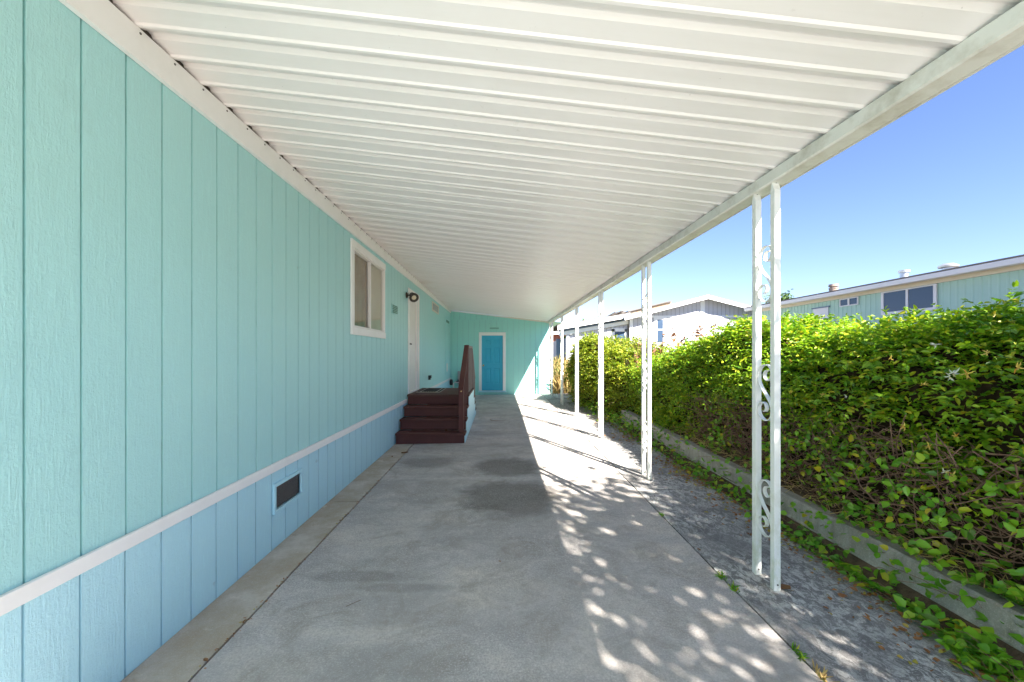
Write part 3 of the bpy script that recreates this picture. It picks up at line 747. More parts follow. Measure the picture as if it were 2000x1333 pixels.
# doormat with diamond border
matt = thing('door_mat', 'dark rubber door mat with pale patterned border on the porch deck', 'door mat', (-1.44, 8.5, .761))
MB().box(-1.68, -1.20, 8.05, 9.0, .7605, .768).build('backing', M_matrim, matt)
mb = MB(); mb.box(-1.59, -1.29, 8.19, 8.86, .7682, .774)
for i in range(13):
    for xx in (-1.645, -1.235):
        y = 8.09 + i * .0683; c = (xx, y + .02)
        mb.prism([(c[0] - .024, c[1]), (c[0], c[1] - .024), (c[0] + .024, c[1]), (c[0], c[1] + .024)], 'z', .7682, .773)
for i in range(6):
    for yy in (8.12, 8.93):
        x = -1.56 + i * .048; mb.prism([(x - .018, yy), (x, yy - .024), (x + .018, yy), (x, yy + .024)], 'z', .7682, .773)
mb.build('tread_pattern', M_rubber, matt)

# small things by the far corner
ub = thing('utility_box', 'grey utility box on the shed wall beside the handrail', 'utility box', (-1.42, YE, .9))
MB().box(-1.50, -1.34, YE - .10, YE - .003, .44, .92).build('case', M_steelgrey, ub, bevel=.008)
MB().box(-1.49, -1.35, YE - .112, YE - .101, .46, .90).build('cover', M_steelgrey, ub, bevel=.004)
tp = thing('water_tap', 'white pipe and valve by the far wall corner behind the porch', 'water tap', (-1.6, 14.1, 0))
MB().tube([(-1.62, 14.1, .0), (-1.62, 14.1, .50), (-1.56, 14.1, .54), (-1.30, 14.1, .54), (-1.26, 14.1, .50), (-1.26, 14.1, .0)], .028, 10).build('pipe', M_doorwhite, tp, smooth='auto')
MB().lathe([(.07, 0), (.07, .02), (.02, .025), (.02, .08)], (-1.45, 14.05, .56), (0, 0, 1), 12).build('valve_wheel', M_black, tp, smooth='auto')
MB().lathe([(.05, 0), (.06, .05), (.06, .15), (.04, .2)], (-1.68, 13.95, .45), (0, 0, 1), 14).build('regulator', M_black, tp, smooth='auto')
dc = thing('drain_cover', 'round flush drain cover in the shaded concrete near the porch steps', 'drain cover', (-.02, 9.05, g(0, 9.05)))
zc = g(0, 9.05)
MB().lathe([(.165, -.01), (.165, .004), (.150, .007), (.146, .003), (.02, .003), (.001, .003)], (-.02, 9.05, zc), (0, 0, 1), 36).build('lid', M_conc, dc)
MB().lathe([(.19, -.01), (.19, .003), (.169, .003), (.169, -.01)], (-.02, 9.05, zc), (0, 0, 1), 36).build('rim', M_rust, dc)

# ------------------------------------------------------------------ retaining curb
def curbline():
    mb = MB(); n = 70; vs = []; fs = []
    for i in range(n + 1):
        y = -3.0 + 11.2 * i / n
        x = XC + .015 * mnoise.noise((y * .8, 0, 3)) ; zt_ = .275 + .018 * max(0, y - 2) + .008 * mnoise.noise((y * 2, 4, 0)); zm = .12
        w = .015 * (mnoise.noise((y * 5, 1, 1)))
        ring = [(x, -.06), (x + .002, zm + g(x, y)), (x + .012, zm + .012 + g(x, y)), (x + .016, zt_ - .012), (x + .03, zt_), (x + .14, zt_ + .004 + w * .2), (x + .155, zt_ - .01), (x + .155, -.06)]
        for (a, b) in ring: vs.append((a, y, b))
    m = 8
    for i in range(n):
        for k in range(m - 1): fs.append((i * m + k, (i + 1) * m + k, (i + 1) * m + k + 1, i * m + k + 1))
    fs.append(tuple(range(m))); fs.append(tuple(n * m + k for k in range(m - 1, -1, -1)))
    mb.add(vs, fs); return mb
o = curbline().build('retaining_curb', M_curb, None, (XC, 2.5, 0)); tag(o, 'low concrete retaining curb between the driveway apron and the hedge', 'curb')

# ------------------------------------------------------------------ hedge and bush
def interp(y, tab):
    return float(np.interp(y, [a for a, _ in tab], [b for _, b in tab]))
ZTOP = [(-.5, 1.6), (1.0, 1.8), (2.4, 1.775), (2.9, 1.82), (3.3, 1.68), (3.75, 1.72), (4.3, 1.90), (5.1, 1.97), (5.8, 1.78), (6.6, 1.62), (7.6, 1.48), (8.3, 1.3)]
ZTOP2 = [(7.9, .9), (8.4, 1.35), (9.2, 1.66), (10.2, 1.92), (11.2, 2.02), (12.2, 1.85), (12.9, 1.45), (13.4, .9)]
def section(y, zt, fx, zb, depth):
    """cross-section polyline front foot -> top -> back foot"""
    return np.array([(fx + .18, zb), (fx + .14, zb + (zt - zb) * .25), (fx + .05, zb + (zt - zb) * .52), (fx + .10, zb + (zt - zb) * .78), (fx + .32, zt - .06), (fx + .65, zt), (fx + depth - .3, zt - .05), (fx + depth, zt - .4), (fx + depth + .05, zb)])
def envelope(ztab, fxf, zbf, depth, seed):
    def S(y, t):
        pl = section(y, interp(y, ztab), fxf(y), zbf(y), depth(y)); seg = t * (len(pl) - 1); i = min(int(seg), len(pl) - 2); f = seg - i
        p = pl[i] * (1 - f) + pl[i + 1] * f; d = pl[i + 1] - pl[i]; nrm = np.array([-d[1], d[0]]); nrm /= np.linalg.norm(nrm) + 1e-9
        lump = .13 * mnoise.noise((p[0] * 1.6, y * 1.6, p[1] * 1.6 + seed)) + .07 * mnoise.noise((p[0] * 4, y * 4, p[1] * 4 + seed))
        return np.array([p[0] + nrm[0] * lump, y, p[1] + nrm[1] * lump]), np.array([nrm[0], 0, nrm[1]])
    return S
hed_fx = lambda y: 2.62 + .05 * math.sin(y * 1.7)
S1 = envelope(ZTOP, hed_fx, lambda y: .30, lambda y: 1.7, 2.)
S2 = envelope(ZTOP2, lambda y: 2.02 + (.58 * ((11.6 - y) / 3.4) ** 2 if y < 11.6 else .5 * ((y - 11.6) / 1.8) ** 2), lambda y: .10, lambda y: 2.1 - .6 * abs((y - 10.7) / 2.7) ** 3, 9.)
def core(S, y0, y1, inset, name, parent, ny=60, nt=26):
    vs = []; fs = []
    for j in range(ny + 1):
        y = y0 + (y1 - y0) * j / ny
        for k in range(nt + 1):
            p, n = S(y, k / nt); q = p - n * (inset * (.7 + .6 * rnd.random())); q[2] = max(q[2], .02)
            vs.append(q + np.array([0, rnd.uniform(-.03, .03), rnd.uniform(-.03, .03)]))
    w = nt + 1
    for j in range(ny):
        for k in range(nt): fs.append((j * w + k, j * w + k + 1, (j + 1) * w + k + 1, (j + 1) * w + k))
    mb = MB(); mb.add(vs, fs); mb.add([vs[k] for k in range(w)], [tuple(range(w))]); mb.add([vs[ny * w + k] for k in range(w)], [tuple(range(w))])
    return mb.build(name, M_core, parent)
def foliage(S, y0, y1, n, rng, dens, lsize, length=(.16, .34), nleaf=6, ends=True):
    R0 = []; D0 = []; Ln = []; Sz = []
    while len(R0) < n:
        y = rng.uniform(y0, y1); t = rng.uniform(0, .93)
        p, nm = S(y, t)
        if rng.random() > dens(y, t, p): continue
        jit = rng.normal(size=3) * .55
        d = nm + np.array([0, 0, .25]) + jit
        R0.append(p - nm * rng.uniform(.05, .22)); D0.append(d); Ln.append(rng.uniform(*length)); Sz.append(lsize(y, t, p))
    R0 = np.array(R0); D0 = unit(np.array(D0)); Ln = np.array(Ln); Sz = np.array(Sz)
    return R0, D0, Ln, Sz

hedge = thing('honeysuckle_hedge', 'leafy honeysuckle hedge with bare twigs below, growing along the concrete curb', 'hedge', (3.2, 4, .3))
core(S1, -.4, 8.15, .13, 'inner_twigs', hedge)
def dens1(y, t, p):
    z = p[2]; low = sstep(.62, 1.02, z + .10 * mnoise.noise((y * 1.3, z * 2, 1)))
    near = 1 - sstep(4.6, 6.0, y)
    d = 1 - near * (1 - low) * .93
    if t > .75: d *= .4
    return d * (.55 + .45 * sstep(-.25, .25, mnoise.noise((p[0] * 2.2, y * 2.2, z * 2.2))))
def ls1(y, t, p): return rnd.uniform(.042, .064) if y < 4.2 else rnd.uniform(.038, .056)
rg = np.random.default_rng(21)
R0, D0, Ln, Sz = foliage(S1, -.3, 8.1, 7600, rg, dens1, ls1)
Pl = shoots(R0, D0, Ln, 6, Sz, rg, .7, .52)
# long sprays that break the outline
m = 420; ys_ = rg.uniform(-.2, 8.0, m); Rt = []; Dt = []
for y in ys_:
    p, nm = S1(y, rg.uniform(.42, .72)); Rt.append(p - nm * .1); Dt.append(np.array([rg.normal() * .5 - .15, rg.normal() * .6, .55 + rg.random() * .6]))
Pt = shoots(np.array(Rt), unit(np.array(Dt)), rg.uniform(.18, .46, m), 9, np.full(m, .05), rg, .9, .45)
al = [np.concatenate([a, b]) for a, b in zip(Pl, Pt)]
V, F = leaves(*al); fastmesh('foliage', V, F, M_leaf, hedge)
# twigs
mb = MB()
for i in range(1500):
    y = rnd.uniform(.3, 5.6); z = rnd.uniform(.30, 1.0); fx = hed_fx(y); x = fx + rnd.uniform(.0, .22)
    d = Vector((rnd.gauss(-.15, .45), rnd.gauss(0, 1), rnd.gauss(.05, .5))).normalized(); L = rnd.uniform(.12, .5); p0 = Vector((x, y, z))
    sag = Vector((rnd.gauss(0, .03), rnd.gauss(0, .03), rnd.gauss(-.02, .05)))
    pts = [p0 - d * L / 2, p0 - d * L * .15 + sag, p0 + d * L * .2 + sag * .8 + Vector((rnd.gauss(0, .02),) * 3), p0 + d * L / 2]
    if min(q.z for q in pts) < .27 or min(q.x for q in pts) < 2.5: continue
    mb.tube(pts, rnd.uniform(.0015, .0045), 4, False)
mb.build('twigs', M_twig, hedge, recalc=False)['kind'] = 'stuff'
# straw-like dead stems on the curb top
mb = MB()
for i in range(420):
    y = rnd.uniform(.6, 6.0); x = rnd.uniform(2.56, 2.85); z = .30 + .018 * max(0, y - 2) + rnd.uniform(0, .06) + max(0, x - 2.68) * .4
    d = Vector((rnd.gauss(-.1, .7), rnd.gauss(0, 1), rnd.gauss(0, .18))).normalized(); L = rnd.uniform(.06, .24); p0 = Vector((x, y, z))
    mb.tube([p0 - d * L / 2, p0 + Vector((0, 0, rnd.uniform(0, .03))), p0 + d * L / 2], rnd.uniform(.0012, .003), 4, False)
mb.build('dead_stems', M_straw, hedge, recalc=False)['kind'] = 'stuff'
def blossom(c, mat, parent, s):
    c = np.array(c); n = 7; D = unit(rg.normal(size=(n, 3)) + np.array([-.5, -.5, .3])); P = np.repeat(c[None], n, 0)
    V, F = leaves(P, D, unit(rg.normal(size=(n, 3))), np.full(n, s * .72) * rg.uniform(.6, 1.2, n), np.full(n, s * .17), .3, .7); return fastmesh('blossom', V, F, mat, parent)
def hedge_at(px, py, off=.05):
    """point on the hedge front where a ray from the viewpoint through photo pixel meets it"""
    d = np.array([(px - 975) / 778., 1., (692 - py) / 778.]); best = None
    for y in np.arange(1.2, 7.5, .03):
        q = np.array([0, 0, HC]) + d * y
        if q[0] > hed_fx(y) + .0 and q[2] < interp(y, ZTOP) : return q - np.array([.06, .06, 0])
    return None
for (px, py, mt, s) in ((1860, 728, M_petalw, .05), (1852, 735, M_petalw, .04), (1885, 731, M_petaly, .04), (1842, 915, M_petalw, .035), (1856, 922, M_petaly, .035), (1740, 700, M_petaly, .03), (1800, 750, M_petaly, .035), (1690, 785, M_petaly, .035), (1765, 830, M_petaly, .04), (1812, 868, M_petaly, .035), (1864, 850, M_petaly, .04), (1620, 803, M_petaly, .03), (1980, 718, M_petaly, .04), (1825, 675, M_petalw, .035), (1655, 772, M_petalw, .03), (1610, 770, M_petaly, .03), (1922, 690, M_petaly, .03), (1548, 705, M_petaly, .03)):
    q = hedge_at(px, py)
    if q is not None: blossom(q, mt, hedge, s)

bush = thing('bush', 'rounded yellow-green bush at the far end of the driveway posts', 'bush', (3.1, 10.8, .1))
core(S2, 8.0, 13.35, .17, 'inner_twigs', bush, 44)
def dens2(y, t, p):
    d = .5 + .5 * sstep(-.2, .2, mnoise.noise((p[0] * 2.5, y * 2.5, p[2] * 2.5)))
    return d * (.35 if t > .75 else 1) * (.6 + .4 * sstep(.2, .8, p[2]))
R0, D0, Ln, Sz = foliage(S2, 7.95, 13.4, 3500, rg, dens2, lambda y, t, p: rnd.uniform(.045, .07), (.14, .32))
# close the two rounded ends
Re = []; De = []
for i in range(420):
    ye, sgn = ((8.0, -1), (13.3, 1))[i % 2]; p, nm = S2(ye, rg.uniform(.05, .9)); c = np.array([2.95, ye, .5]); f = rg.random() ** .5
    Re.append(c * (1 - f) + p * f); De.append(np.array([rg.normal() * .5, sgn * 1.0, .3 + rg.normal() * .4]))
R0 = np.concatenate([R0, np.array(Re)]); D0 = np.concatenate([D0, unit(np.array(De))]); Ln = np.concatenate([Ln, rg.uniform(.14, .3, 420)]); Sz = np.concatenate([Sz, rg.uniform(.045, .065, 420)])
V, F = leaves(*shoots(R0, D0, Ln, 6, Sz, rg, .5, .5)); fastmesh('foliage', V, F, M_leaf2, bush)
mb = MB()
for i in range(26):
    y = rnd.uniform(8.5, 12.8); x = rnd.uniform(2.75, 3.4); mb.tube([(x, y, -.05), (x + rnd.gauss(-.05, .06), y + rnd.gauss(0, .1), .35), (x + rnd.gauss(-.1, .12), y + rnd.gauss(0, .2), .9)], .018, 6, False, .006)
mb.build('stems', M_twig, bush, recalc=False)['kind'] = 'stuff'

# creeper spilling over the curb onto the apron
def creeper(name, label, spots, n, seed, size):
    c = thing(name, label, 'creeper', (XC - .1, spots[0][1], 0)); r = np.random.default_rng(seed)
    P = []; st = MB()
    for k in range(n):
        cx, cy, rx, ry, top = spots[r.integers(len(spots))]
        x = cx + r.normal() * rx; y = cy + r.normal() * ry
        surf = g(x, y) if x < XC else (.285 if x < XC + .15 else .36)
        if XC - .02 < x < XC + .03: surf = r.uniform(.05, .29)
        P.append((min(x, XC - .02) if surf < .28 and x > XC - .02 else x, y, surf + abs(r.normal()) * top + .012))
    P = np.array(P)
    D = unit(r.normal(size=(n, 3)) * np.array([1, 1, .45]) + np.array([-.3, 0, .05])); N = unit(r.normal(size=(n, 3)) * .45 + np.array([-.15, -.25, 1]))
    L = r.uniform(.6, 1.25, n) * size
    V, F = leaves(P, D, N, L, L * r.uniform(.6, .82, n), .16, .18); fastmesh('leaves', V, F, M_vine, c)
    for k in range(n // 9):
        a = Vector(P[r.integers(n)]); b = a + Vector((r.normal() * .12, r.normal() * .2, r.normal() * .02)); b.z = max(b.z, .015 + g(b.x, b.y)); md = (a + b) / 2 + Vector((0, 0, .02))
        st.tube([a, md, b], .0016, 4, False)
    st.build('runners', M_twig, c, recalc=False)['kind'] = 'stuff'; return c
creeper('creeper', 'bright green creeper trailing over the curb near the nearest post', [(2.44, 2.15, .06, .16, .05), (2.40, 1.85, .09, .13, .05), (2.45, 2.45, .05, .14, .05), (2.44, 2.75, .05, .14, .04), (2.6, 2.0, .05, .25, .05), (2.36, 2.02, .05, .08, .05), (2.62, 1.7, .08, .3, .06)], 620, 31, .062)
creeper('creeper', 'small trailing creeper at the foot of the curb beside the second post', [(2.43, 3.6, .05, .25, .06), (2.45, 4.4, .05, .3, .08), (2.42, 5.2, .05, .35, .1), (2.45, 3.1, .04, .15, .05), (2.42, 6.1, .07, .3, .12)], 640, 32, .055)
creeper('creeper', 'low mixed creeper and shoots at the curb end below the bush', [(2.40, 7.0, .08, .3, .14), (2.35, 7.8, .1, .3, .16), (2.3, 8.8, .1, .4, .15), (2.3, 10.0, .08, .5, .15)], 620, 33, .06)
# leaves lying on the sunlit twig zone of the hedge foot
r_ = np.random.default_rng(5); n = 520
yy = r_.uniform(.8, 5.2, n); zz = .34 + r_.random(n) ** 1.4 * .55; xx = np.array([hed_fx(a) for a in yy]) + .02 + r_.uniform(-.06, .1, n)
P = np.stack([xx, yy, zz], 1); keep = np.array([mnoise.noise((a * 1.7, b * 2.2, 4)) > -.12 for a, b in zip(yy, zz)]); P = P[keep]; n = len(P)
Pa = np.repeat(P, 3, 0) + r_.normal(size=(n * 3, 3)) * .035
L = r_.uniform(.04, .065, n * 3); V, F = leaves(Pa, unit(r_.normal(size=(n * 3, 3)) + np.array([-.7, -.3, -.1])), unit(r_.normal(size=(n * 3, 3)) * .5 + np.array([-.5, -.4, .7])), L, L * r_.uniform(.55, .75, n * 3), .15, .15)
fastmesh('low_foliage', V, F, M_vine, hedge)

# leaf litter along the curb foot (uncountable)
n = 4200; y = r_.uniform(1.0, 9.0, n); x = XC - .02 - np.abs(r_.normal(size=n)) * (.13 + .09 * np.sin(y * 2.1) ** 2); z = np.array([g(a, b) for a, b in zip(x, y)]) + .004 + r_.random(n) * .02
keep = np.array([mnoise.noise((0, b * .9, 8)) + .35 > r_.random() * .7 for b in y]); x, y, z = x[keep], y[keep], z[keep]; n = len(x)
L = r_.uniform(.015, .046, n); V, F = leaves(np.stack([x, y, z], 1), unit(r_.normal(size=(n, 3)) * np.array([1, 1, .2])), unit(r_.normal(size=(n, 3)) * .4 + np.array([0, 0, 1])), L, L * .6, .3, -.15)
tag(fastmesh('leaf_litter', V, F, M_litter, None, (2.4, 4, 0)), 'brown fallen leaf litter along the foot of the concrete curb', 'leaf litter', None, 'stuff')
# dry debris in the left joint
n = 260; y = r_.uniform(1.2, 7.0, n); x = XS + r_.normal(size=n) * .012; L = r_.uniform(.006, .02, n)
V, F = leaves(np.stack([x, y, np.full(n, .003)], 1), unit(r_.normal(size=(n, 3)) * np.array([1, 1, .2])), unit(r_.normal(size=(n, 3)) * .4 + np.array([0, 0, 1])), L, L * .5, .3, -.1)
tag(fastmesh('joint_debris', V, F, M_litter, None, (XS, 4, 0)), 'bits of dry leaf caught in the driveway joint below the teal wall', 'leaf litter', None, 'stuff')

# single fallen leaves
def fallen(loc, s, ang, label, curl=.5, mat=None):
    m = MB(); n = 8; vs = []
    for i in range(n + 1):
        t = i / n; w = s * .34 * math.sin(math.pi * min(1, t * .93 + .05)) ** .8
        for k in (-1, -.5, 0, .5, 1): vs.append((k * w * .8, s * (t - .5), s * curl * (.28 * k * k + .35 * (t - .5) ** 2) + .004))
    fs = [(i * 5 + k, i * 5 + k + 1, i * 5 + 6 + k, i * 5 + 5 + k) for i in range(n) for k in range(4)]
    m.add(vs, fs); m.tube([(0, -s * .5, s * .05), (0, -s * .72, s * .1)], s * .015, 4)
    o = m.build('fallen_leaf', mat or M_dry, None, (0, 0, 0), smooth=True, recalc=False); o.location = loc; o.rotation_euler = (0, 0, R(ang))
    return tag(o, label, 'fallen leaf', 'single fallen leaves')
def gp(px, py, z=0.):
    y = 778 * (HC - z) / (py - 692); return ((px - 975) * y / 778, y)
x_, y_ = gp(1519, 1149); fallen((x_ + .02, y_ - .02, g(x_, y_)), .085, 70, 'curled red-brown leaf lying against the foot of the nearest post', .9)
x_, y_ = gp(868, 834, .19); fallen((-.93, 6.98, .191), .07, 40, 'orange leaf on the lowest tread of the brown porch steps')
fallen((-1.12, 6.93, .191), .035, 10, 'tiny tan leaf on the lowest brown tread, left of the orange leaf')
x_, y_ = gp(790, 886); fallen((x_, y_, 0), .10, 120, 'large tan leaf on the driveway joint in front of the porch steps')
x_, y_ = gp(766, 893); fallen((x_, y_, 0), .05, 20, 'red-brown leaf on the concrete edge close to the teal skirting')
x_, y_ = gp(402, 1292); fallen((x_, y_, 0), .035, 60, 'shredded orange leaf at the joint nearest the viewer')
x_, y_ = gp(478, 1215); fallen((x_, y_, 0), .025, 160, 'small orange leaf on the joint below the skirting vent')
x_, y_ = gp(1365, 1077); fallen((x_, y_, g(x_, y_)), .035, 15, 'tan leaf in the weedy joint left of the nearest post')
x_, y_ = gp(976, 1098); fallen((x_, y_, 0), .022, 75, 'small dark scrap of leaf in the middle of the driveway', .4)
x_, y_ = gp(690, 1180)
mb = MB(); mb.tube([(x_ - .035, y_ - .03, .003), (x_, y_, .005), (x_ + .035, y_ + .035, .003)], .0013, 5); tag(mb.build('twig', M_twig, None, (x_, y_, 0)), 'thin brown twig lying on the shaded driveway', 'twig')

# weeds in the right-hand joint: each tuft a thing
def weed(px, py, s, label, mat):
    x, y = gp(px, py); x = XR; z = g(x, y); n = 26; r = np.random.default_rng(int(px)); P = np.stack([np.full(n, x) + r.normal(size=n) * .006, y + r.normal(size=n) * s * .5, np.full(n, z - .005)], 1)
    D = unit(r.normal(size=(n, 3)) * np.array([.8, .8, .2]) + np.array([0, 0, .7])); L = r.uniform(.5, 1.2, n) * s
    V, F = leaves(P, D, unit(r.normal(size=(n, 3))), L, L * .22, .2, .2); o = fastmesh('weed', V, F, mat, None, (x, y, z)); return tag(o, label, 'weed', 'weeds in the driveway joint')
weed(1412, 1128, .05, 'green weed tuft in the joint directly left of the nearest post', M_vine)
weed(1440, 1152, .045, 'second weed tuft in the joint, just nearer than the nearest post', M_vine)
weed(1565, 1280, .045, 'weed tuft in the joint close to the lower edge of the view', M_vine)
weed(1610, 1325, .05, 'yellowing weed tuft at the very bottom of the joint', M_straw)
weed(1301, 1011, .04, 'small weed tuft in the joint between the two nearest posts', M_vine)
# tiny moss tufts by the second post
# ------------------------------------------------------------------ tall dry grass by the shed
n = 5200; x = r_.uniform(1.95, 3.8, n); y = r_.uniform(14.3, 17.8, n); z0 = np.array([g(a, b) + .5 * sstep(14.7, 18.5, b) - .04 for a, b in zip(x, y)])
D = unit(r_.normal(size=(n, 3)) * np.array([.22, .22, .05]) + np.array([.05, -.05, 1])); L = r_.uniform(.35, 1.05, n) * (.75 + .25 * np.sin(x * 3))
V, F = leaves(np.stack([x, y, z0], 1), D, unit(r_.normal(size=(n, 3)) * np.array([1, 1, .1])), L, np.full(n, .014), .2, .25)
tag(fastmesh('dry_grass', V, F, M_straw, None, (2.8, 16, .1)), 'tall golden dry grass growing beside the far shed corner', 'grass', None, 'stuff')

# dried plants standing up behind the hedge
def dried(name, label, x, y, z0, z1, n, seed, leafn):
    t = thing(name, label, 'plant', (x, y, z0)); r = random.Random(seed); mb = MB(); P = []
    for i in range(n):
        a = Vector((x + r.gauss(0, .06), y + r.gauss(0, .08), z0)); b = a + Vector((r.gauss(0, .14), r.gauss(0, .14), (z1 - z0) * r.uniform(.75, 1.02))); md = (a + b) / 2 + Vector((r.gauss(0, .05), r.gauss(0, .05), 0))
        mb.tube([a, md, b], .006, 5, False, .003)
        for k in range(leafn): q = r.uniform(.5, 1); w = a.lerp(b, q); P.append((w.x + r.gauss(0, .02), w.y + r.gauss(0, .02), w.z))
    mb.build('stems', M_twig, t, recalc=False); P = np.array(P); k = len(P); rr = np.random.default_rng(seed); L = rr.uniform(.06, .12, k)
    V, F = leaves(P, unit(rr.normal(size=(k, 3)) + np.array([0, 0, -.6])), unit(rr.normal(size=(k, 3))), L, L * .55, .5, .4); fastmesh('leaves', V, F, M_dry, t)
dried('dried_plant', 'dried brown plant beside the window of the white gabled house', 3.35, 8.4, .7, 2.16, 4, 3, 7)
dried('dried_plant', 'tallest dried brown stalk in front of the white gabled wall', 3.75, 8.1, .7, 2.24, 3, 4, 9)
dried('dried_plant', 'curled brown dried plant right of the tallest dried stalk', 4.05, 7.9, .7, 2.2, 4, 5, 9)
dried('dried_plant', 'thin pale dried sprig left of the second post above the bush', 2.95, 8.6, .7, 1.95, 3, 6, 3)

# ------------------------------------------------------------------ neighbour: green house on the right
GX = 11.0
gh = thing('green_house', 'pale green ribbed mobile home with cream eaves behind the hedge', 'house', (GX, 9, .9))
mb = MB(); y = -4.; vs = []; pitch = .16
prof = [(0, 0), (.10, 0), (.115, .012), (.145, .012)]
GO = [(10.06, 11.36, 2.72, 3.27), (12.2, 12.8, 3.08, 3.27), (13.25, 13.92, 1.0, 3.13)]
P = []
while y < 17.0:
    for a, b in prof: P.append((y + a, b))
    y += pitch
vs = []
for (yy, d) in P: vs += [(GX - d, yy, .4), (GX - d, yy, 3.31)]
mb.add(vs, [(2 * i, 2 * i + 1, 2 * i + 3, 2 * i + 2) for i in range(len(P) - 1)])
mb.box(GX + .02, GX + 7, -4, 17.08, .3, 3.31); mb.build('wall', M_green, gh, recalc=False)
mb = MB(); mb.prism([(GX - .33, 3.522), (GX - .33, 3.565), (GX + 3.5, 4.0), (GX + 7.2, 3.56), (GX + 7.2, 3.475), (GX - .24, 3.475), (GX - .24, 3.522)], 'y', -4.2, 17.3); groof = mb.build('roof', M_shingle, gh)
mb = MB(); mb.box(GX - .02, GX + 6.9, -4.1, 17.2, 3.315, 3.46); mb.box(GX - .22, GX - .021, -4.1, 17.2, 3.43, 3.46); mb.build('soffit', M_cream, gh)
mb = MB(); mb.prism([(GX - .25, 3.462), (GX - .25, 3.51), (GX - .37, 3.515), (GX - .37, 3.50), (GX - .355, 3.40), (GX - .28, 3.38), (GX - .25, 3.40)], 'y', -4.2, 17.3); mb.build('gutter', M_nwhite, gh)
def gwin(y0, y1, z0, z1, w=.06):
    mb = MB(); a = GX - .045; b = GX - .014
    mb.box(a, b, y0 - w, y1 + w, z1, z1 + .03); mb.box(a, b, y0 - w, y1 + w, z0 - w, z0); mb.box(a, b, y0 - w, y0, z0, z1); mb.box(a, b, y1, y1 + w, z0, z1); m_ = (y0 + y1) / 2; mb.box(a, b, m_ - .03, m_ + .03, z0, z1)
    wn = mb.build('window', M_nwhite, gh)
    MB().box(GX - .030, GX - .020, y0, m_ - .03, z0, z1).build('pane', M_farpane, wn); MB().box(GX - .030, GX - .020, m_ + .03, y1, z0, z1).build('pane', M_farpane, wn)
    return wn
_t = NT('far_pane'); _t.princ((.045, .075, .13), .06, spec=.4); M_farpane = _t.m
gwin(*GO[0], .075); gwin(*GO[1], .03)
MB().box(GX - .04, GX - .014, 13.28, 13.9, .9, 3.10).build('door', M_nwhite, gh)
mb = MB(); mb.box(GX - .055, GX - .014, 13.22, 13.96, 3.101, 3.14); mb.build('door_head', M_slate, gh)
def gz(x): return 3.52 + .1147 * (x - GX + .25)
def vent(d, r, h, kind):
    x = GX + .55; y = 778 * x / d; z = gz(x) - .03
    if kind == 0: return MB().lathe([(r, 0), (r, h * .55), (r * 1.1, h * .56), (r * 1.1, h * .66), (r * .8, h * .67), (r * .8, h * .78), (r * 1.15, h * .79), (r * 1.1, h), (r * .2, h * 1.02)], (x, y, z), (0, 0, 1), 18).build('roof_vent', M_rust, gh, smooth='auto')
    if kind == 1: return MB().lathe([(r * .85, 0), (r * .85, h * .8), (r * 1.15, h * .82), (r * 1.2, h), (r * .1, h * 1.02)], (x, y, z), (0, 0, 1), 18).build('roof_vent', M_galv, gh, smooth='auto')
    return MB().lathe([(r * .75, 0), (r * .75, h * .6), (r * 1.25, h * .65), (r * 1.3, h * .8), (r * .7, h), (r * .1, h * 1.04)], (x, y, z), (0, 0, 1), 22).build('roof_vent', M_galv, gh, smooth='auto')
vent(653, .125, .36, 0); vent(791, .11, .34, 1); vent(877, .15, .28, 2)

# ------------------------------------------------------------------ neighbour: white gabled house at the back
WYD = 19.0; k19 = WYD / 778.
wh = thing('white_house', 'white gabled mobile home with window beyond the hedge', 'house', (9, WYD, .7))
wx0, wxp, wx1 = (1232 - 975) * k19, (1372 - 975) * k19, (1515 - 975) * k19
zr = HC + (692 - 578) * k19; sl_ = .262; ze = lambda x: zr - sl_ * abs(x - wxp) - .058
mb = MB(); grooved(mb, wx0, wxp, .4, 0, WYD, 'x', .2, gw=.02, gd=.01, out=-1, slope=ze); grooved(mb, wxp, wx1, .4, 0, WYD, 'x', .2, gw=.02, gd=.01, out=-1, slope=ze)
mb.box(wx0, wx1, WYD + .05, WYD + 14, .3, ze(wx0) - .02); mb.build('wall', [M_nside, M_grooveshade3], wh, recalc=False)
ov = .45
mb = MB(); mb.prism([(wx0 - ov, zr - sl_ * (wxp - wx0 + ov)), (wxp, zr), (wx1 + ov, zr - sl_ * (wx1 + ov - wxp)), (wx1 + ov, zr - sl_ * (wx1 + ov - wxp) - .03), (wxp, zr - .03), (wx0 - ov, zr - sl_ * (wxp - wx0 + ov) - .03)], 'y', WYD - .55, WYD + 14.4); mb.build('roof', M_shingle, wh)
mb = MB(); so_ = [(wx0 - ov, zr - sl_ * (wxp - wx0 + ov)), (wxp, zr), (wx1 + ov, zr - sl_ * (wx1 + ov - wxp))]
mb.prism([(a, b - .034) for a, b in so_] + [(a, b - .06) for a, b in so_[::-1]], 'y', WYD - .48, WYD + 14.3); mb.build('soffit', M_nwhite, wh)
mb = MB(); q0 = .032; q1 = .20
mb.prism([(wx0 - ov, zr - sl_ * (wxp - wx0 + ov) - q0), (wxp, zr - q0), (wx1 + ov, zr - sl_ * (wx1 + ov - wxp) - q0), (wx1 + ov, zr - sl_ * (wx1 + ov - wxp) - q1), (wxp, zr - q1 - .02), (wx0 - ov, zr - sl_ * (wxp - wx0 + ov) - q1)], 'y', WYD - .54, WYD - .49); mb.build('bargeboard', M_nwhite, wh)
mb = MB(); zt_ = HC + (692 - 619) * k19
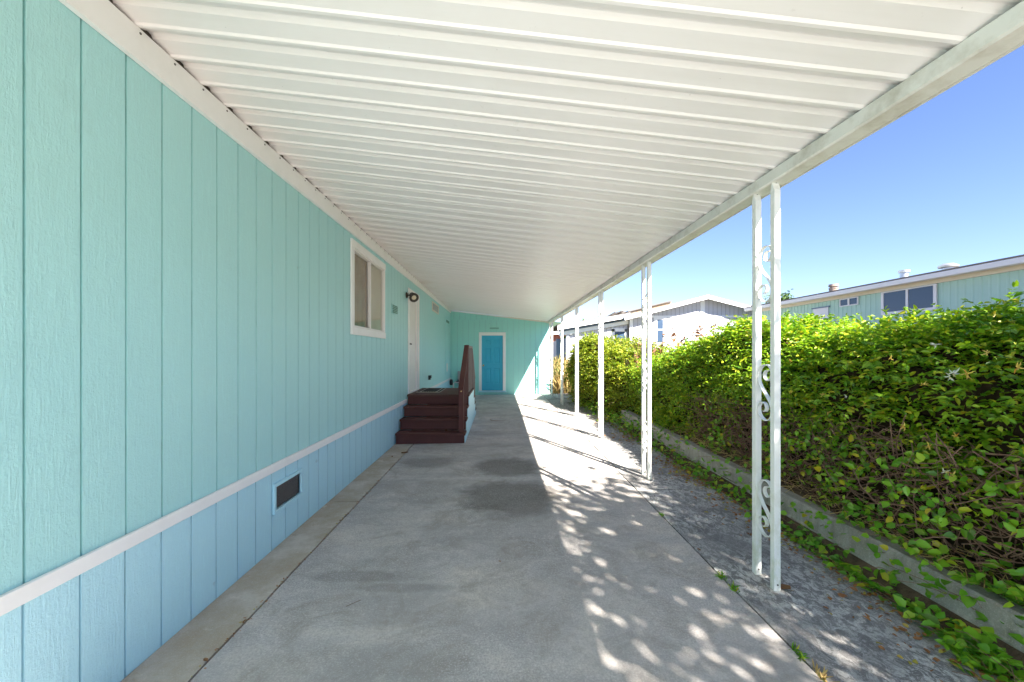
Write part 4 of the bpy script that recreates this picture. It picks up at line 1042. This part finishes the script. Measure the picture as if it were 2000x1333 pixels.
mb.box(wxp - .10, wxp + .10, WYD - .03, WYD - .002, .6, ze(wxp) - .03); mb.box(wx0 + .1, wxp - .101, WYD - .025, WYD - .002, zt_ - .05, zt_ + .05); mb.box(wxp + .101, wx1, WYD - .025, WYD - .002, zt_ - .05, zt_ + .05); mb.box(wx0 - .06, wx0 + .1, WYD - .035, WYD - .002, .5, ze(wx0)); mb.build('trim', M_nwhite, wh)
nx0, nx1 = (1283 - 975) * k19, (1294.5 - 975) * k19; nz0, nz1 = HC + (692 - 664) * k19, HC + (692 - 625) * k19
mb = MB(); mb.box(nx0 - .16, nx1 + .16, WYD - .04, WYD - .026, nz1, nz1 + .12); mb.box(nx0 - .16, nx0, WYD - .04, WYD - .026, nz0 - .1, nz1); mb.box(nx1, nx1 + .16, WYD - .04, WYD - .026, nz0 - .1, nz1); mb.box(nx0, nx1, WYD - .04, WYD - .026, (nz0 + nz1) / 2 - .03, (nz0 + nz1) / 2 + .03)
wn = mb.build('window', M_nwhite, wh); MB().box(nx0, nx1, WYD - .026, WYD - .016, nz0 - .1, nz1).build('pane', M_farpane, wn)
# its low annex to the left
an = thing('annex', 'low white lean-to annex with sloping eave beside the white gabled house', 'annex', (4.7, WYD, .6))
ax0, ax1 = (1108 - 975) * k19, wx0 - .07
zlo = lambda x: HC + (692 - (651.5 - (x / k19 + 975 - 1101) * .176)) * k19
mb = MB(); grooved(mb, ax0, ax1, .3, 0, WYD + .25, 'x', .2, gw=.02, gd=.01, out=-1, slope=lambda u: zlo(u) - .1); mb.box(ax0, ax1, WYD + .32, WYD + 8, .2, 2.3); mb.build('wall', [M_nside, M_grooveshade3], an, recalc=False)
mb = MB(); mb.prism([(2.9, zlo(2.9) - .09), (ax1, zlo(ax1) - .09), (ax1, zlo(ax1) + .09), (2.9, zlo(2.9) + .09)], 'y', WYD + .12, WYD + .24); mb.build('trim', M_nwhite, an)
mb = MB(); mb.prism([(2.9, zlo(2.9) + .09), (ax1, zlo(ax1) + .09), (ax1, zlo(ax1) + .16), (2.9, zlo(2.9) + .2)], 'y', WYD + .26, WYD + .3); mb.build('soffit_shade', M_slate, an)  # dark strip painted as the shade between trim and fascia
mb = MB(); f0 = .20; mb.prism([(2.75, zlo(2.75) + f0), (ax1 - .05, zlo(ax1) + f0 - .02), (ax1 - .05, zlo(ax1) + f0 + .22), (2.75, zlo(2.75) + f0 + .22)], 'y', WYD - .3, WYD - .25); mb.build('fascia', M_nwhite, an)
mb = MB(); mb.prism([(2.75, zlo(2.75) + f0 + .225), (ax1 + .2, zlo(ax1) + f0 + .225), (ax1 + .2, zlo(ax1) + f0 + .255), (2.75, zlo(2.75) + f0 + .255)], 'y', WYD - .32, WYD + 8); mb.build('roof', M_shingle, an)
mb = MB(); a0, a1 = (1203 - 975) * k19, (1223 - 975) * k19; mb.box(a0 - .12, a0, WYD + .2, WYD + .24, 1.3, 2.75); mb.box(a1, a1 + .1, WYD + .2, WYD + .24, 1.3, 2.75); mb.box(a0 - .12, a1 + .1, WYD + .2, WYD + .24, 2.62, 2.78)
wn = mb.build('window', M_nwhite, an); MB().box(a0, a1, WYD + .215, WYD + .235, 1.3, 2.62).build('pane', M_farpane, wn)
mb = MB(); mb.box(ax0 - .02, ax0 + .12, WYD + .15, WYD + .24, .3, zlo(ax0) - .1); mb.build('corner_post', M_nwhite, an)
mb = MB(); mb.box(2.86, ax0 - .021, WYD + .9, WYD + 1.0, .3, 2.3); mb.build('shaded_end', M_slate, an)  # left end of the annex, its blue shade put into the colour
mb = MB()
for i in range(9): x = rnd.uniform(5.4, 6.4); zz_ = zlo(x) + f0 + .26; mb.bar((x, WYD + rnd.uniform(.2, 1.0), zz_ + .03), (x + rnd.uniform(.2, .5), WYD + rnd.uniform(.2, 1.), zz_ + rnd.uniform(.08, .2)), .16, .04)
tag(mb.build('roof_debris', M_shingle, None, (5.9, WYD + .5, 2.9)), 'dark scraps of roofing lying on the annex roof edge', 'debris')
# house further back: tan eave showing over the gable, and terracotta wall by the shed
bh = thing('tan_house', 'tan eaved house roof just showing above the left gable slope', 'house', (10, 36, .5))
kk = 34 / 778.
X0, X1 = (1230 - 975) * kk, (1311 - 975) * kk
mb = MB(); zz0 = HC + (692 - 611) * kk; zz1 = HC + (692 - 590) * kk
mb.prism([(X0, zz0 - .25), (X1, zz1 - .25), (X1, zz1), (X0, zz0)], 'y', 34, 34.1); mb.build('fascia', M_tan, bh)
mb = MB(); mb.prism([(X0 - .2, zz0 + .02), (X1, zz1 + .02), (X1, zz1 + .12), (X0 - .2, zz0 + .12)], 'y', 33.8, 40); mb.build('roof', M_shingle, bh)
mb = MB(); mb.prism([(X0, .5), (X1 - .3, .5), (X1 - .3, zz1 - .45), (X0, zz0 - .4)], 'y', 34.4, 40); mb.build('wall', M_cream, bh)
th = thing('terracotta_house', 'small terracotta walled house glimpsed between the far post and annex', 'house', (4.2, 30, .4))
k30 = 30 / 778.
x0, x1 = (1072 - 975) * k30, (1094 - 975) * k30
MB().box(x0, x1, 30, 36, .2, 3.0).build('wall', M_terra, th); MB().prism([(x0 - .4, 3.0), (x1 + .8, 3.0), (x1 + .8, 3.4), (x0 - .4, 3.15)], 'y', 29.5, 36.5).build('roof', M_nwhite, th)
MB().box(x0 + .5, x1 - .1, 29.94, 29.995, .4, 1.5).build('window', M_dark, th); MB().box(x0 + .3, x1, 29.9, 29.995, 1.95, 2.2).build('shutter', M_cream, th)

# ------------------------------------------------------------------ trees
def tree(name, label, base, trunk_h, crown_c, crown_r, nclump, per, lsize, seed, mat, clump_r=.45):
    t = thing(name, label, 'tree', base); r = random.Random(seed); rr = np.random.default_rng(seed); mb = MB(); b = Vector(base); c = Vector(crown_c)
    fork = b + Vector((r.gauss(0, .1), r.gauss(0, .1), trunk_h)); mb.tube([b - Vector((0, 0, .2)), b + (fork - b) * .5 + Vector((.05, .03, 0)), fork], crown_r[0] * .075, 10, True, crown_r[0] * .05)
    cl = []
    for i in range(nclump):
        d = Vector((r.gauss(0, 1), r.gauss(0, 1), r.gauss(0, 1))).normalized() * (r.random() ** .4); q = c + Vector((d.x * crown_r[0], d.y * crown_r[1], d.z * crown_r[2])); cl.append(q)
        if i % 3 == 0:
            md = (fork + q) / 2 + Vector((r.gauss(0, .2), r.gauss(0, .2), r.gauss(.1, .2))); mb.tube([fork, md, q], crown_r[0] * .025, 6, False, crown_r[0] * .005)
    mb.build('trunk', M_bark, t, recalc=False)
    C = np.array([tuple(q) for q in cl]); P = np.repeat(C, per, 0) + rr.normal(size=(nclump * per, 3)) * clump_r * np.array([1, 1, .7]); n = len(P)
    L = rr.uniform(.7, 1.3, n) * lsize; V, F = leaves(P, unit(rr.normal(size=(n, 3)) + np.array([0, 0, -.3])), unit(rr.normal(size=(n, 3)) + np.array([0, 0, .6])), L, L * .5, .15, .2)
    fastmesh('crown', V, F, mat, t); return t
SUN = Vector((.525, -1.03, 1.)).normalized()
tree('shade_tree', 'leafy tree beside the carport entrance casting dappled shade', (4.6, -2.9, 0), 2.4, (4.25, -2.0, 4.55), (2.0, 1.75, 1.35), 66, 140, .125, 4, M_tree, .28)
for i, (px, py, d_, s, lab) in enumerate(((1528, 580, 42, 1.0, 'distant tree tip showing above the far end of the green roof'), (1105, 640, 90, 3.0, 'distant dark tree on the skyline left of the annex'), (1142, 632, 95, 3.2, 'distant dark tree on the skyline above the annex eave'))):
    k_ = d_ / 778.; x = (px - 975) * k_; zt_ = HC + (692 - py) * k_
    tree('distant_tree', lab, (x, d_, .5), zt_ * .5, (x, d_, zt_ - s * .8), (s * 1.3, s * 1.3, s), 26, 40, .5 * s / 2, 60 + i, M_tree, .3 * s)

# ------------------------------------------------------------------ camera, light, world
cam = bpy.data.cameras.new('camera'); co = bpy.data.objects.new('camera', cam); COL.objects.link(co)
cam.sensor_width = 36; cam.lens = 778 / 2000 * 36; cam.shift_x = 25 / 2000; cam.shift_y = 25.5 / 2000; cam.clip_end = 2000; cam.clip_start = .05
co.location = (0, 0, HC); co.rotation_euler = (R(90), 0, 0); sc.camera = co
sl2 = bpy.data.lights.new('sun', 'SUN'); so = bpy.data.objects.new('sun', sl2); COL.objects.link(so)
sl2.energy = 5.0; sl2.angle = R(.53); sl2.color = (1., .93, .82); so.rotation_euler = SUN.to_track_quat('Z', 'Y').to_euler(); so.location = (5, -8, 9)
w = bpy.data.worlds.new('World'); sc.world = w; w.use_nodes = True; nt = w.node_tree
bg = nt.nodes['Background']; sky = nt.nodes.new('ShaderNodeTexSky'); sky.sky_type = 'NISHITA'; sky.sun_disc = False
sky.sun_elevation = math.asin(SUN.z); sky.sun_rotation = math.atan2(SUN.x, SUN.y); sky.air_density = 1.0; sky.dust_density = .05; sky.ozone_density = 3.5
tint = nt.nodes.new('ShaderNodeMix'); tint.data_type = 'RGBA'; tint.blend_type = 'MULTIPLY'; tint.inputs[0].default_value = 1; tint.inputs[7].default_value = (.96, .925, 1.10, 1)
nt.links.new(sky.outputs[0], tint.inputs[6]); nt.links.new(tint.outputs[2], bg.inputs[0]); bg.inputs[1].default_value = .0495
sc.view_settings.view_transform = 'Standard'; sc.view_settings.look = 'None'; sc.view_settings.gamma = 1; sc.view_settings.exposure = 2.36
sc.render.engine = 'CYCLES'; sc.cycles.max_bounces = 10; sc.cycles.diffuse_bounces = 8; sc.cycles.transparent_max_bounces = 8
try: sc.cycles.use_denoising = True
except Exception: pass
for o in bpy.data.objects:
    if '_o' in o: del o['_o']
